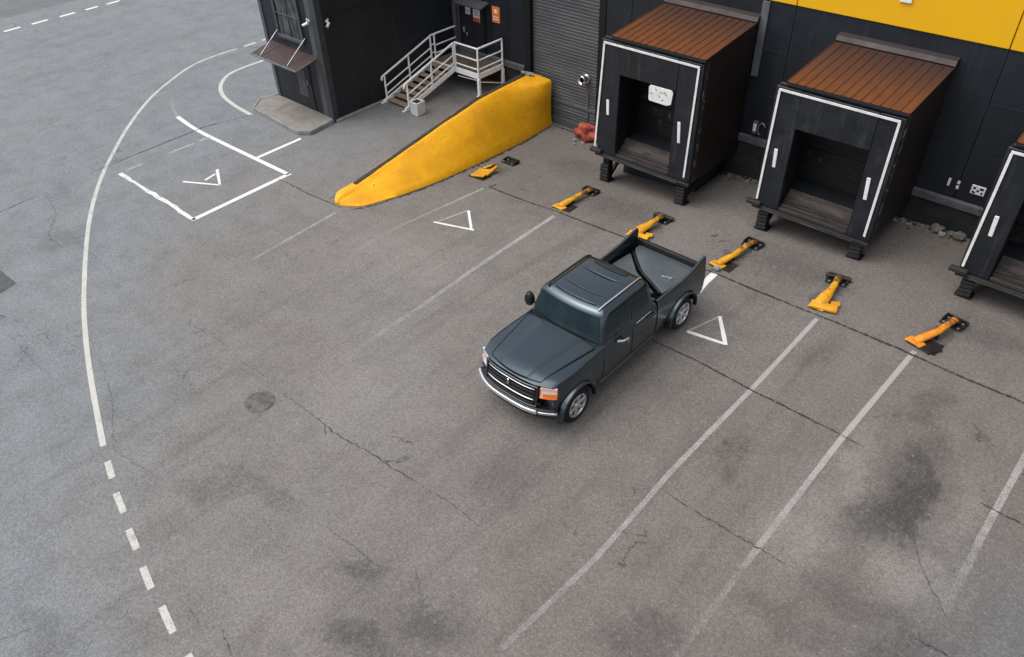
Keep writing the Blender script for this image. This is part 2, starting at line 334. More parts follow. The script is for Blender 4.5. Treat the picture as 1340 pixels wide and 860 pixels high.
def paint_mark(name,col,lo,hi,op=1.0):
    """road paint rubbed through to the asphalt where the noise (and the per-point wear) is high"""
    m,nt,out=newmat(name); n=N(nt); P=n.n('NewGeometry').outputs['Position']
    a=n.n('Attribute'); a.attribute_name='wear'
    nz=n.math('ADD',n.math('MULTIPLY',n.noise(P,38,7,.75),.7),n.math('MULTIPLY',n.noise(P,3.5,4,.6),.3))
    th=n.math('ADD',nz,n.math('MULTIPLY',n.math('SUBTRACT',a.outputs['Fac'],1.0),.45))
    f=n.math('MULTIPLY',n.ramp(th,lo,hi),op)
    c=n.mix(n.noise(P,9,5,.6),col,tuple(k*.75 for k in col))
    mx=n.n('MixShader'); nt.links.new(f,mx.inputs[0]); tr=n.n('BsdfTransparent'); nt.links.new(tr.outputs[0],mx.inputs[1]); nt.links.new(n.bsdf(c,.75,0,.3),mx.inputs[2])
    nt.links.new(mx.outputs[0],out.inputs[0]); return m
M['mark']=paint_mark('road_paint_white',(.72,.72,.70),.24,.42,.95)
M['mark_cream']=paint_mark('road_paint_cream',(.60,.59,.55),.28,.46,.80)
M['mark_worn']=paint_mark('road_paint_worn',(.58,.56,.54),.34,.64,.49)
def crackmat(op=.95):
    m,nt,out=newmat('crack_dark'); n=N(nt); P=n.n('NewGeometry').outputs['Position']  # dark crack tone, broken up by noise
    f=n.math('MULTIPLY',n.ramp(n.noise(P,16,7,.8),.36,.56),n.ramp(n.noise(P,1.5,3,.5),.25,.5,.45*op,op))
    mx=n.n('MixShader'); nt.links.new(f,mx.inputs[0]); tr=n.n('BsdfTransparent'); nt.links.new(tr.outputs[0],mx.inputs[1])
    nt.links.new(n.bsdf(n.mix(n.noise(P,30),(.016,.016,.016),(.045,.042,.04)),.85,0,.2),mx.inputs[2]); nt.links.new(mx.outputs[0],out.inputs[0]); return m
M['crack']=crackmat(); M['crack_faint']=crackmat(.42); M['crack_mid']=crackmat(.62)

# ------------------------------------------------------------------ ground
WY=18.55                      # plane of the warehouse wall
def zg(x,y):
    """yard level: flat, falling towards the wall, most at the shutter end"""
    if x<-15.9: return 0.0
    zw=max(-.79,min(0,-.075*(-3.5-x))); g=max(0,min(1,(y-10)/7.0)); return zw*g
xs=[-400,-200,-100,-60]+[-45+1*i for i in range(29)]+[-15.92,-15.88,-15.5,-15,-14.5,-14.0333]+[-13.5+.5*i for i in range(20)]+[-3.5,-3,-2,-1,0,1,2,3,4,6,10,30,100,400]
xs=sorted(set(round(v,4) for v in xs))
ys=[-400,-200,-80,-40,-20,-10,-5,-2]+[0+1*i for i in range(10)]+[10+.5*i for i in range(15)]+[17.5,18,18.5,19,20,25,60,150,400]
def gnrm(u,v): return ((u,v,zg(u,v)),(0,0,1))
gm=MB(); gm.grid(gnrm,xs,ys)
ground=gm.build('ground',M['asphalt']); tag(ground,kind='structure',label='grey asphalt yard and road with worn white markings')

def resample(pts,step=.2):
    out=[];acc=[0]
    for a,b in zip(pts,pts[1:]): acc.append(acc[-1]+math.dist(a,b))
    L=acc[-1];n=max(2,int(L/step)+1)
    for i in range(n):
        d=L*i/(n-1);k=0
        while k<len(pts)-2 and acc[k+1]<d:k+=1
        t=(d-acc[k])/max(1e-6,acc[k+1]-acc[k]); out.append((lerp(pts[k][0],pts[k+1][0],t),lerp(pts[k][1],pts[k+1][1],t)))
    return out,L
def smooth_poly(pts,it=2):
    for _ in range(it):
        q=[pts[0]]
        for a,b in zip(pts,pts[1:]): q+=[(lerp(a[0],b[0],.25),lerp(a[1],b[1],.25)),(lerp(a[0],b[0],.75),lerp(a[1],b[1],.75))]
        pts=q+[pts[-1]]
    return pts
def strip(mb,pts,w,dz,jit=0,wear=(1,1),wvar=0,step=.2,seed=0,taper=False):
    p,L=resample(pts,step); rng=random.Random(seed); vs=[];fs=[];ws=[]
    q=[(x+rng.uniform(-jit,jit),y+rng.uniform(-jit,jit)) if 0<i<len(p)-1 else (x,y) for i,(x,y) in enumerate(p)]
    n=len(q)
    for i in range(n):
        a,b=q[max(i-1,0)],q[min(i+1,n-1)]; dx,dy=b[0]-a[0],b[1]-a[1]; l=math.hypot(dx,dy) or 1; nx,ny=-dy/l,dx/l
        ww=w*(1+rng.uniform(-wvar,wvar))*.5
        if taper: ww*=.25+.75*math.sin(math.pi*min(1,max(.02,i/(n-1))))**.5
        for s in (-1,1):
            x,y=q[i][0]+nx*ww*s,q[i][1]+ny*ww*s; vs.append((x,y,zg(x,y)+dz)); k=i/(n-1); ws.append(lerp(wear[0],wear[1],k) if len(wear)==2 else lerp(wear[0],wear[1],k*2) if k<.5 else lerp(wear[1],wear[2],k*2-1))
    for i in range(n-1): fs.append((2*i,2*i+2,2*i+3,2*i+1))
    mb.add(vs,fs,ws)
def mark(name,polys,w,mat='mark',wear=(1,1),jit=0,wvar=.04,dz=.004,label=None):
    mb=MB()
    for i,pl in enumerate(polys): strip(mb,pl,w,dz,jit,wear,wvar,seed=len(name)*7+int(abs(pl[0][0]*13+pl[0][1]*7))%50+i)
    mb.w[0]=mb.w[0]-1e-6
    o=mb.build(name,M[mat],ground,fix=False)
    if label:o['label']=label
    return o
edge=[(-27.62,14.77),(-27.66,14.1),(-27.6,13.19),(-27.28,12.36),(-26.64,11.32),(-25.98,10.37),(-25.03,9.36),(-24.02,8.41),(-22.95,7.52),(-22.03,6.78),(-21.03,6.09),(-20.0,5.45),(-18.88,4.84),(-17.61,4.2),(-16.24,3.54),(-14.85,2.96),(-13.59,2.49),(-12.02,1.94)]
mark('edge_line',[smooth_poly(edge)],.104,'mark_cream',(.84,.95))
for a,b in [((-27.61,16.12),(-27.62,15.89)),((-27.62,15.61),(-27.61,15.08)),((-27.6,17.4),(-27.6,16.7)),((-27.6,18.9),(-27.6,18.1))]: mark('line_dash',[[a,b]],.14,'mark_cream')
for a,b in [((-11.61,1.82),(-11.18,1.69)),((-10.82,1.58),(-10.33,1.47)),((-9.95,1.36),(-9.49,1.26)),((-9.11,1.16),(-8.66,1.06)),((-8.26,1.01),(-7.75,.91)),((-7.29,.87),(-6.8,.80)),((-6.4,.72),(-5.9,.62))]: mark('line_dash',[[a,b]],.108,'mark_cream',(.9,.9))
for y0,y1 in [(8.6,9.2),(9.91,10.57),(11.03,11.69),(12.2,12.86),(13.31,13.88),(14.27,14.87),(15.4,16.0),(16.5,17.1)]: mark('line_dash',[[(-37.05,y0),(-37.08,y1)]],.16,'mark')
mark('box_line',[[(-17.87,10.2),(-17.78,7.12)]],.14,'mark')
mark('box_line',[[(-17.74,7.16),(-21.67,7.12)]],.11,'mark',(.82,.74),jit=.025,wvar=.3)
for y0,y1 in [(7.38,7.83),(8.67,9.48),(9.62,10.05)]: mark('box_line',[[(-21.71,y0),(-21.7,y1)]],.11,'mark_worn',(1.12,1.12))
mark('box_line',[smooth_poly([(-17.86,10.14),(-21.66,10.02),(-22.77,10.03),(-23.85,10.15)],1)],.13,'mark',(1,.98))
mark('box_line',[[(-23.85,10.15),(-24.67,10.45),(-25.26,10.75)]],.11,'mark_worn',(.95,.8))
mark('box_line',[[(-19.43,11.71),(-19.41,10.17)]],.12,'mark')
mark('kerb_line',[smooth_poly([(-22.09,11.73),(-22.97,11.77),(-24.0,11.93),(-24.71,12.23),(-25.2,12.59),(-25.63,13.08),(-25.79,13.71),(-25.79,14.67),(-25.79,17)])],.13,'mark_cream',(1.05,.9))
mark('triangle_mark',[[(-19.7,9.02),(-18.81,8.56)],[(-18.83,8.58),(-19.82,8.02)],[(-19.41,8.46),(-19.5,8.84)]],.07,'mark',(.97,.97),wvar=.2)
mark('triangle_mark',[[(-12.88,12.2),(-12.06,11.48)],[(-12.02,11.53),(-13.05,11.12)]],.075,'mark',wvar=.2); mark('triangle_mark',[[(-13.0,11.16),(-12.9,12.17)]],.05,'mark_worn',(1.5,1.5))
mark('triangle_mark',[[(-5.55,12.32),(-4.97,11.56)],[(-4.99,11.58),(-5.8,11.44)]],.085,'mark',wvar=.15); mark('triangle_mark',[[(-5.78,11.48),(-5.56,12.28)]],.06,'mark_worn',(1.2,1.2),wvar=.3)
mark('bay_line',[[(-15.2,9.72),(-15.03,7.08)]],.09,'mark_worn',(1.05,.86))
mark('bay_line',[[(-13.57,13.5),(-13.48,10.54),(-13.36,8.6)]],.08,'mark_worn',(1.15,.72))
mark('bay_line',[[(-11.05,13.5),(-10.67,9.64),(-10.57,6.6)]],.11,'mark_worn',(1.2,.8))
mark('bay_line',[[(-3.95,13.5),(-3.94,10.77),(-3.99,8.1),(-3.92,5.88),(-4.02,3.85)]],.092,'mark_worn',(1.4,1.1,.88),wvar=.06)
mark('bay_line',[[(-2.04,13.75),(-2.14,10.6),(-2.15,7.86),(-2.13,5.2)]],.10,'mark_worn',(1.7,1.12,.70),wvar=.06)
mark('bay_line',[[(.38,13.5),(.38,12.18),(.35,10.12),(.38,8.3)]],.11,'mark_worn',(1.1,1.1,.75))
mark('bay_line',[[(-6.47,13.72),(-6.46,13.37),(-6.37,12.8)]],.15,'mark',wvar=.15); mark('bay_line',[[(-6.37,12.7),(-6.4,9),(-6.45,6.6)]],.10,'mark_worn',(.9,.72))
# dark joints and cracks
def wander(q,seed):
    p,L=resample(q,.3); return [(x+.035*noise.noise(Vector((x*1.9,y*1.9,seed))),y+.035*noise.noise(Vector((x*1.9,y*1.9,seed+50)))) for x,y in p]
def crack(polys,w,jit,seed,name='crack',wvar=.7,taper=True):
    jit*=.62; polys=[wander(q,seed) for q in polys]; w*=1.15 if name=='crack' else 1.0
    mb=MB()
    for i,p in enumerate(polys): strip(mb,p,w,.008,jit,(1,1),wvar,step=.055,seed=seed+i,taper=taper)
    return mb.build(name,M['crack_faint' if seed in (9,10,13,14,15,16,17,11) else 'crack_mid' if seed in (6,7,8,12) else 'crack'],ground,fix=False)
crack([[(-13.5,13.95),(-13.52,13.66),(-11.85,13.67),(-11.14,13.74),(-9.9,13.74),(-8.71,13.72),(-7.4,13.7),(-6.31,13.7),(-5.22,13.64),(-4.02,13.62),(-2.02,13.61),(-.66,13.57),(.6,13.6),(4,13.6)]],.052,.014,1,'pavement_joint',.4,False)
crack([[(-6.9,10.72),(-6.01,10.72),(-5.11,10.76),(-3.9,10.7),(-2.77,10.72),(-1.73,10.68)]],.042,.012,2,'pavement_joint',.4)
crack([[(.1,10.72),(.83,10.72),(3,10.7)]],.04,.012,3,'pavement_joint',.4)
crack([[(-18.02,9.81),(-16.66,9.84),(-15.27,9.95)]],.032,.012,4,'pavement_joint',.4)
crack([[(-22.37,6.6),(-22.45,8.55),(-22.45,10.34),(-22.1,11.75)]],.04,.012,5,'pavement_joint',.4)
crack([[(-3.91,7.64),(-3.37,7.59),(-2.24,7.66),(-1.55,7.67)]],.022,.03,6); crack([[(.06,7.72),(.63,7.77),(1.6,7.7)]],.022,.03,7)
crack([[(-10.66,4.86),(-9.96,4.88),(-9.04,4.87),(-8.48,4.95),(-7.13,5.08),(-6.34,5.13),(-5.67,5.11)],[(-9.4,4.88),(-9.1,4.7)],[(-7.9,5.02),(-7.6,5.25)]],.019,.03,8)
crack([[(-12.21,4.84),(-11.26,4.92)]],.016,.03,9); crack([[(-14.3,4.76),(-13.46,4.9),(-12.65,4.94)]],.015,.04,10)
crack([[(-7.9,1.27),(-7.59,1.25),(-7.38,1.2)],[(-7.26,1.4),(-7.0,1.31),(-6.81,1.28)]],.024,.03,11)
crack([[(-22.13,3.93),(-22.19,4.54),(-22.21,5.1)]],.035,.03,12); crack([[(-.45,9.43),(-.08,8.82),(.36,8.41),(.78,7.99)]],.02,.03,13)
crack([[(-7.56,3.48),(-6.8,3.57),(-6.19,3.59)],[(-5.9,3.95),(-5.64,3.77),(-5.43,3.62)]],.02,.04,14)
crack([[(-22.12,5.22),(-20.85,4.98),(-19.93,4.33),(-18.81,4.37)],[(-19.94,4.78),(-18.68,4.69),(-17.67,4.68),(-17.06,4.67)],[(-20.85,4.98),(-20.6,4.5),(-20.9,4.1)]],.018,.05,15)
crack([[(-16.56,2.12),(-15.67,2.08),(-14.71,2.14)],[(-14.39,3.01),(-13,2.6),(-11.75,2.02),(-11.24,2.12),(-10.5,2.23)]],.015,.05,16)
crack([[(-9.54,-.81),(-9.45,-.57),(-9.34,-.35)],[(-10.38,-.43),(-10.36,-.15)],[(-8.43,-.09),(-8.53,.13)]],.02,.04,17)
crack([[(xx,y) for y,xx in [(10.1,-14.98),(10.65,-14.80),(11.65,-14.74),(12.79,-14.71),(14.56,-14.83),(16.71,-15.08),(18.4,-15.2)]]],.11,.04,30,'pavement_joint',.7)
crack([[(-13.2,18.46),(-14.4,18.45),(-15.2,18.44)]],.07,.012,18)
# dark repair patch and round worn cover
pt=MB(); pt.add([(x,y,.003) for x,y in [(-22,1.2),(-19.4,2.95),(-18.46,2.99),(-18.33,2.57),(-19.5,1.2)]],[(0,1,2,3,4)][:1])
M['patch']=worn('repair_asphalt',(.075,.078,.082),(.05,.052,.055),.85,6,.8,bump=.5)
pt.build('asphalt_patch',M['patch'],ground,fix=False)
M['cover_iron']=worn('dusty_iron_cover',(.13,.122,.114),(.06,.057,.054),.85,7,1,bump=.6,spot=(.05,.048,.046),spot_t=.58)
mc=empty('drain_cover',(-10.81,4.44,0),'round worn iron drain cover sunk in the asphalt left of the pickup','drain cover')
mb=MB(); mb.lathe([(-.02,.29),(.006,.29),(.011,.27),(.011,.24),(.007,.235),(.007,.02)],(0,0,0),'z',28); mb.build('frame',M['cover_iron'],mc,smooth=30)
mb=MB(); mb.lathe([(-.02,.232),(.009,.232),(.009,.02)],(0,0,0),'z',28)
for i in range(-2,3): mb.box(-.18+abs(i)*.03,.18-abs(i)*.03,i*.08-.02,i*.08+.02,.009,.015)
mb.build('lid',M['cover_iron'],mc)

# ------------------------------------------------------------------ warehouse
wh=empty('warehouse',(-3,WY,0),'dark charcoal panelled warehouse with yellow band and loading docks','warehouse')
wo=wh.location
def P(mb,name,mat,parent=wh,**k):
    mb.v=[(x-wo.x,y-wo.y,z-wo.z) for x,y,z in mb.v]; return mb.build(name,mat,parent,**k)
seams=[-3.2+4.64*i for i in range(-4,6)]
# dark sandwich panels with real gaps between
zrows=[.88,2.03,3.18,4.33]
xe=[-20.6]+[s for s in seams if s>-20]+[22]
for a,b in zip(xe,xe[1:]):
    segs=[(a,b)]
    if a<-13.45 and b>-16.45: segs=[q for q in ((a,-16.45),(-13.40,b)) if q[1]-q[0]>.05]
    for (p,q) in segs:
        mb=MB()
        for z0,z1 in zip(zrows,zrows[1:]): mb.box(p+.006,q-.006,WY,WY+.2,z0+.002,z1-.002)
        P(mb,'wall_panel',M['wall'],bevel=.004)
mb=MB(); mb.box(-20.6,-16.45,WY+.06,WY+.5,-1.2,4.3); mb.box(-13.4,22,WY+.06,WY+.5,-1.2,4.3); mb.box(-16.45,-13.4,WY+.3,WY+.5,-1.2,4.3); P(mb,'wall_core',M['dark'])
mb=MB()
for a,b in zip(xe,xe[1:]): mb.box(a+.01,b-.01,WY-.03,WY+.2,4.335,6.4)
P(mb,'yellow_band',M['yellow_wall'],bevel=.01)
mb=MB(); mb.box(-20.6,22,WY+.05,WY+12,6.2,6.38); P(mb,'roof',M['dark'])
mb=MB(); mb.box(-5.57,-5.32,WY-.075,WY-.031,4.86,5.7); mb.box(-5.57,-4.95,WY-.075,WY-.031,5.45,5.699); P(mb,'letter',M['whitepaint'])
for a,b in ((-20.6,-16.45),(-13.3,22)):
    mb=MB(); mb.add([(x,y,z) for x in (a,b) for y,z in ((WY+.05,.86),(WY-.07,.83),(WY-.07,.655),(WY+.05,.655))],[(0,1,2,3),(7,6,5,4),(0,4,5,1),(1,5,6,2),(2,6,7,3),(3,7,4,0)]); P(mb,'ledge',M['ledge'],bevel=.01)
    mb=MB(); mb.box(a,b,WY,WY+.055,-1.2,.655); P(mb,'plinth',M['plinth'])
# shutter
mb=MB(); us=[];prof=[]
z=-.72
while z<4.3:
    prof+=[(0,z),(0,z+.055),(.018,z+.07),(.018,z+.085),(0,z+.10)]; z+=.10
vs=[];fs=[]
for x in (-16.2,-13.57):
    vs+=[(x,WY+.12+d,zz) for d,zz in prof]
k=len(prof); fs=[(i,i+1,k+i+1,k+i) for i in range(k-1)]
mb.add(vs,fs); sh=P(mb,'shutter',M['shutter'],fix=False)
mb=MB(); mb.box(-16.2,-13.57,WY+.05,WY+.119,-.80,-.55); mb.box(-16.2,-13.57,WY+.09,WY+.119,-.05,.0); mb.box(-13.95,-13.92,WY+.095,WY+.118,-.55,.55); mb.box(-16.0,-13.95,WY+.10,WY+.118,-.30,-.27)
P(mb,'bottom_rail',M['shutter'],bevel=.006)
for a,b in ((-16.44,-16.2),(-13.57,-13.34)):
    mb=MB(); mb.box(a,b,WY-.03,WY+.3,-.9,4.3); P(mb,'shutter_frame',M['black'],bevel=.01)
# personnel door, canopy, downpipes
mb=MB(); mb.box(-19.22,-18.22,WY-.03,WY-.001,.87,2.25); d=P(mb,'door',M['dark'],bevel=.006)
mb=MB(); mb.box(-19.32,-19.22,WY-.045,WY-.0005,.87,2.35); mb.box(-18.22,-18.12,WY-.045,WY-.0005,.87,2.35); mb.box(-19.22,-18.22,WY-.045,WY-.0005,2.25,2.35); P(mb,'door_frame',M['black'],bevel=.005)
mb=MB(); mb.box(-19.14,-19.08,WY-.08,WY-.031,1.38,1.56); mb.box(-19.0,-18.96,WY-.07,WY-.031,1.28,1.40); mb.bar((-19.11,WY-.09,1.5),(-19.0,WY-.09,1.5),.025); P(mb,'handle',M['silver'],bevel=.01)
mb=MB(); mb.obox((-18.55,WY-.22,2.47),(.62,0,0),(0,.21,.05),(0,-.006,.025)); P(mb,'door_canopy',M['wall_post'],bevel=.008)
mb=MB(); mb.box(-19.52,-19.36,WY-.16,WY-.001,.05,4.3); mb.box(-19.34,-19.28,WY-.08,WY-.001,.9,4.3); P(mb,'corner_trim',M['wall_post'],bevel=.015)
mb=MB(); mb.box(-8.69,-8.50,WY-.05,WY-.001,2.45,4.3); P(mb,'grey_strip',M['ledge'],bevel=.01)
# ------------------------------------------------------------------ small things on the wall
def wallbox(name,label,cat,c,w,h,d,mat,group=None,extra=None,parts=None):
    t=empty(name,c,label,cat,group); mb=MB(); mb.box(-w/2,w/2,-d,0,-h/2,h/2); b=mb.build('plate',mat,t,bevel=min(.012,d*.4))
    for nm,(x,z,ww,hh),mt in (parts or []):
        mb=MB(); mb.box(x-ww/2,x+ww/2,-d-.006,-d-.0005,z-hh/2,z+hh/2); mb.build(nm,mt,t)
    return t
wallbox('notice','small plain white notice on the dark door above the landing','notice',(-18.89,WY-.032,2.12),.22,.22,.012,M['whitepaint'],'signs by the landing door',parts=[('print',(0,.03,.15,.015),M['wall_post']),('print',(0,-.03,.15,.015),M['wall_post'])])
wallbox('notice','taller white notice with a red lower strip on the dark door','notice',(-18.5,WY-.032,2.05),.30,.44,.012,M['whitepaint'],'signs by the landing door',parts=[('red_strip',(0,-.15,.28,.13),M['redprint']),('print',(0,.12,.2,.02),M['wall_post']),('print',(0,.06,.2,.02),M['wall_post']),('print',(0,.0,.2,.02),M['wall_post'])])
wallbox('warning_sign','orange sign with white symbol on the wall right of the door','sign',(-17.65,WY-.001,2.22),.33,.5,.014,M['orange'],'signs by the landing door',parts=[('white_symbol',(0,.1,.13,.12),M['whitepaint']),('print',(0,-.07,.22,.03),M['whitepaint']),('print',(0,-.14,.22,.03),M['whitepaint'])])
t=empty('wall_vent',(-14.05,WY+.1,1.0),'shiny round metal vent pipe standing out of the grey roller shutter','vent')
mb=MB(); mb.lathe([(-.0,.15),(-.03,.15),(-.03,.12),(-.20,.11),(-.24,.14),(-.25,.13),(-.22,.08),(-.05,.07)],(0,0,0),'y',28); mb.build('pipe',M['chrome'],t,smooth=30)
mb=MB(); mb.lathe([(-.056,.069),(-.052,.001)],(0,0,0),'y',20); mb.build('bore',M['black'],t)
def sockets(name,label,cat,c,items):
    t=empty(name,c,label,cat)
    for nm,x,z,w,h,d,m in items:
        mb=MB(); mb.box(x-w/2,x+w/2,-d,0,z-h/2,z+h/2); mb.build(nm,m,t,bevel=.012)
    return t
sockets('socket_box','pale socket box with a loop of cable on the wall between the first two docks','socket',(-8.3,WY-.001,1.12),[('box',0,.02,.13,.34,.09,M['ledge']),('cover',.0,.03,.09,.2,.11,M['whitepaint'])])
t=bpy.data.objects[bpy.context.scene.collection.objects[-1].name].parent
mb=MB(); mb.tube([(.07+.10*(1-math.cos(a)),-.03,.0+.17*math.sin(a)) for a in frange(-1.2,2.6,14)],.018,8); mb.build('cable_loop',M['steel'],t,smooth=40)
wallbox('switch','single narrow white switch on the wall above the ledge','switch',(-3.40,WY-.001,1.22),.055,.19,.03,M['whitepaint'],'switches above the ledge',parts=[])
t=wallbox('switch','white double switch next to the socket plate on the dark wall','switch',(-3.2,WY-.001,1.22),.03,.21,.02,M['dark'],'switches above the ledge',parts=[('rocker',(0,.06,.06,.08),M['whitepaint']),('rocker',(0,-.06,.06,.09),M['whitepaint'])])
wallbox('socket_plate','white socket plate with dark holes left of the third dock','socket',(-2.77,WY-.001,1.22),.30,.22,.025,M['whitepaint'],parts=[('hole',(-.08,.04,.05,.05),M['black']),('hole',(.07,.05,.08,.05),M['black']),('hole',(0,-.01,.05,.05),M['black']),('hole',(-.08,-.06,.07,.04),M['black']),('hole',(.09,-.05,.04,.05),M['black'])])

# ------------------------------------------------------------------ annex
AX0,AX1,AY=-22.45,-19.55,13.1
an=empty('annex_building',(-21,AY+2.7,0),'dark charcoal annex with grey corner post, window and sheet canopy','building')
wo=an.location
def A(mb,name,mat,parent=an,**k):
    o2=an.location; mb.v=[(x-o2.x,y-o2.y,z-o2.z) for x,y,z in mb.v]; return mb.build(name,mat,parent,**k)
mb=MB(); mb.box(AX0,AX1,AY,WY-.005,.0,6.4); A(mb,'wall',M['wall'],bevel=.01)
mb=MB(); mb.box(AX0-.1,AX1+.1,AY-.1,WY-.005,6.4,6.6); A(mb,'roof',M['dark'])
mb=MB(); mb.box(-19.98,-19.76,AY-.045,AY-.001,.0,6.39); A(mb,'corner_post',M['wall_post'],bevel=.01)
mb=MB(); mb.box(-19.755,-19.50,AY-.05,AY+.16,.0,6.39); A(mb,'corner_trim',worn('corner_dark_grey',(.036,.04,.046),(.02,.023,.027),.5,1.5,.6),bevel=.01)
mb=MB(); mb.box(AX0-.03,AX0+.13,AY-.03,AY+.1,.0,6.39); A(mb,'edge_trim',M['wall_post'],bevel=.01)
# window
mb=MB()
for x in (-21.62,-20.40): mb.box(x-.045,x+.045,AY-.06,AY+.02,2.30,4.6)
mb.box(-21.66,-20.36,AY-.08,AY+.02,2.22,2.32)
for x in (-21.0,): mb.box(x-.025,x+.025,AY-.04,AY+.02,2.32,4.6)
for z in (2.95,3.58,4.2): mb.box(-21.57,-20.45,AY-.038,AY+.02,z-.02,z+.02)
wf=A(mb,'window',M['wall_post'],bevel=.006)
mb=MB(); mb.box(-21.57,-20.45,AY-.012,AY-.001,2.33,4.58)
pm,nt,out=newmat('old_window_glass'); n=N(nt); g=n.noise(n.pos((3,1,.7),src='w'),3,5,.6); nt.links.new(n.bsdf(n.mix(n.ramp(g,.42,.68),(.016,.019,.02),(.075,.078,.078)),.12,0,.6),out.inputs[0])
A(mb,'pane',pm,wf)
# door under the canopy
mb=MB(); mb.box(-21.35,-20.42,AY-.03,AY-.001,.14,1.86); dd=A(mb,'door',M['dark'],bevel=.006)
mb=MB(); mb.box(-21.1,-20.68,AY-.036,AY-.0305,.5,1.35); A(mb,'glass_reflection',worn('door_reflection',(.03,.033,.035),(.09,.088,.08),.5,2.2,1),dd)  # pale patch painting the reflection in the door glass
mb=MB(); mb.box(-20.56,-20.52,AY-.08,AY-.031,.95,1.1); A(mb,'handle',M['steel'],dd)
# canopy: sheet on two rods
mb=MB(); vs=[];fs=[];n_=46
for i in range(n_+1):
    x=lerp(-22.12,-19.80,i/n_); up=.022 if (i%4) in (1,2) else 0
    vs+=[(x,AY-.05,1.98+up),(x,AY-.86,1.80+up)]
fs=[(2*i,2*i+2,2*i+3,2*i+1) for i in range(n_)]
mb.add(vs,fs); mb.add([(x,y,z-.012) for x,y,z in vs],[f[::-1] for f in fs]); cn=A(mb,'canopy',M['awning'],fix=False)
mb=MB(); mb.bar((-22.13,AY-.87,1.80),(-19.79,AY-.87,1.80),.03,.05); mb.bar((-22.13,AY-.03,1.975),(-22.13,AY-.87,1.795),.03,.04); mb.bar((-19.79,AY-.03,1.975),(-19.79,AY-.87,1.795),.03,.04); A(mb,'edge_strip',M['steel'],cn)
for x in (-21.66,-20.28):
    mb=MB(); mb.tube([(x,AY-.03,2.42),(x-.02,AY-.80,1.83)],.016,8); A(mb,'rod',M['steel'],cn,smooth=40)
mb=MB(); mb.tube([(AX1+.02,y,3.07+.03*math.sin(y*5)+.02*math.sin(y*17)+(y-13.7)*.05) for y in frange(13.45,18.3,40)],.014,6); A(mb,'cable',M['black'],smooth=40)
mb=MB(); mb.box(AX1+.001,AX1+.12,AY+.02,WY-.01,0,.07); A(mb,'base_strip',M['kerb'],bevel=.012)
# security cameras
def camera_thing(loc,rz,label):
    t=empty('security_camera',loc,label,'camera','security cameras on the annex corner'); t.rotation_euler=(0,0,rz); t.scale=(.72,.72,.72)
    mb=MB(); mb.lathe([(0,.06),(-.03,.06),(-.05,.03),(-.10,.022)],(0,0,0),'y',16); mb.build('mount',M['whitepaint'],t,smooth=40)
    mb=MB(); mb.tube([(0,-.09,0),(-.03,-.13,-.05)],.03,10); mb.tube([(.02,-.10,.12),(0,-.09,.0)],.03,10); mb.build('arm',M['whitepaint'],t,smooth=40)
    mb=MB(); mb.tube([(.04,-.10,-.05),(-.17,-.22,-.15)],.052,14); b=mb.build('camera_body',M['whitepaint'],t,smooth=40)
    mb=MB(); mb.tube([(-.171,-.2205,-.1505),(-.18,-.225,-.154)],.036,12); mb.build('lens',M['black'],b)
camera_thing((-19.87,AY-.046,3.02),0,'white security camera facing the road on the window side of the corner post')
camera_thing((AX1+.001,13.42,2.98),R(90),'white security camera on the long side wall right of the corner post')
# concrete step and kerb
t=empty('concrete_step',(-21,12.4,0),'low concrete doorstep slab with chamfered kerb edge under the sheet canopy','step')
outl=[(-22.55,13.09),(-22.78,12.55),(-22.3,11.95),(-19.72,11.80),(-19.36,12.04),(-19.5,13.04),(-19.56,13.09)]
cx,cy=-21,12.4
mb=MB(); mb.prism([(lerp(x,cx,.055)-cx,lerp(y,cy,.10)-cy if y<13 else y-cy) for x,y in outl],0,.115); mb.build('slab',M['concrete'],t,bevel=.01)
mb=MB()
for a,b in zip(outl[:-1],outl[1:]):
    if a[1]>13 and b[1]>13: continue
    a2=(lerp(a[0],cx,.053),lerp(a[1],cy,.097)); b2=(lerp(b[0],cx,.053),lerp(b[1],cy,.097))
    mb.add([(p[0]-cx,p[1]-cy,z) for z in (0,.135) for p in (a,b,b2,a2)],[(0,1,2,3)[::-1],(4,5,6,7),(0,1,5,4),(1,2,6,5),(2,3,7,6),(3,0,4,7)])
mb.build('kerb_edge',M['kerb'],t,bevel=.02)
# tube guard at the far corner
t=empty('corner_guard',(-22.62,13.2,0),'white bent tube guard behind the far corner of the annex','guard rail')
mb=MB(); mb.tube([(-.02,0,.12),(-.02,0,.62),(0,.05,.80),(.04,.6,.86),(.05,.8,.70),(.05,.84,.0)],.028,10); mb.build('tube',M['whitepaint'],t,smooth=40)
mb=MB(); mb.box(-.1,.12,-.1,.1,0,.12); mb.build('foot',M['kerb'],t,bevel=.015)

# ------------------------------------------------------------------ staircase
SX0,SX1,PX1=-19.42,-18.38,-17.33
PY0,PY1,PZ=17.29,18.46,.72
SY=15.0
t=empty('metal_staircase',(-18.5,16.7,0),'white metal staircase with wooden treads, landing and handrails beside the annex','staircase')
def T(mb,name,mat,parent=t,**k):
    o2=t.location; mb.v=[(x-o2.x,y-o2.y,z-o2.z) for x,y,z in mb.v]; return mb.build(name,mat,parent,**k)
def sz(y): return PZ*(y-SY)/(PY0-SY)
nst=8
for i in range(nst):
    y=SY+.12+(PY0-SY-.1)*i/nst; z=sz(y)+.06
    mb=MB(); mb.box(SX0+.04,SX1-.04,y-.02,y+.20,z-.03,z); T(mb,'tread',M['wood'],bevel=.006)
for x in (SX0,SX1):
    mb=MB(); mb.bar((x,SY,.02),(x,PY0,PZ-.03),.05,.15); mb.box(x-.03,x+.03,SY-.12,SY+.1,0.004,.05); T(mb,'stringer',M['whitemetal'],bevel=.008)
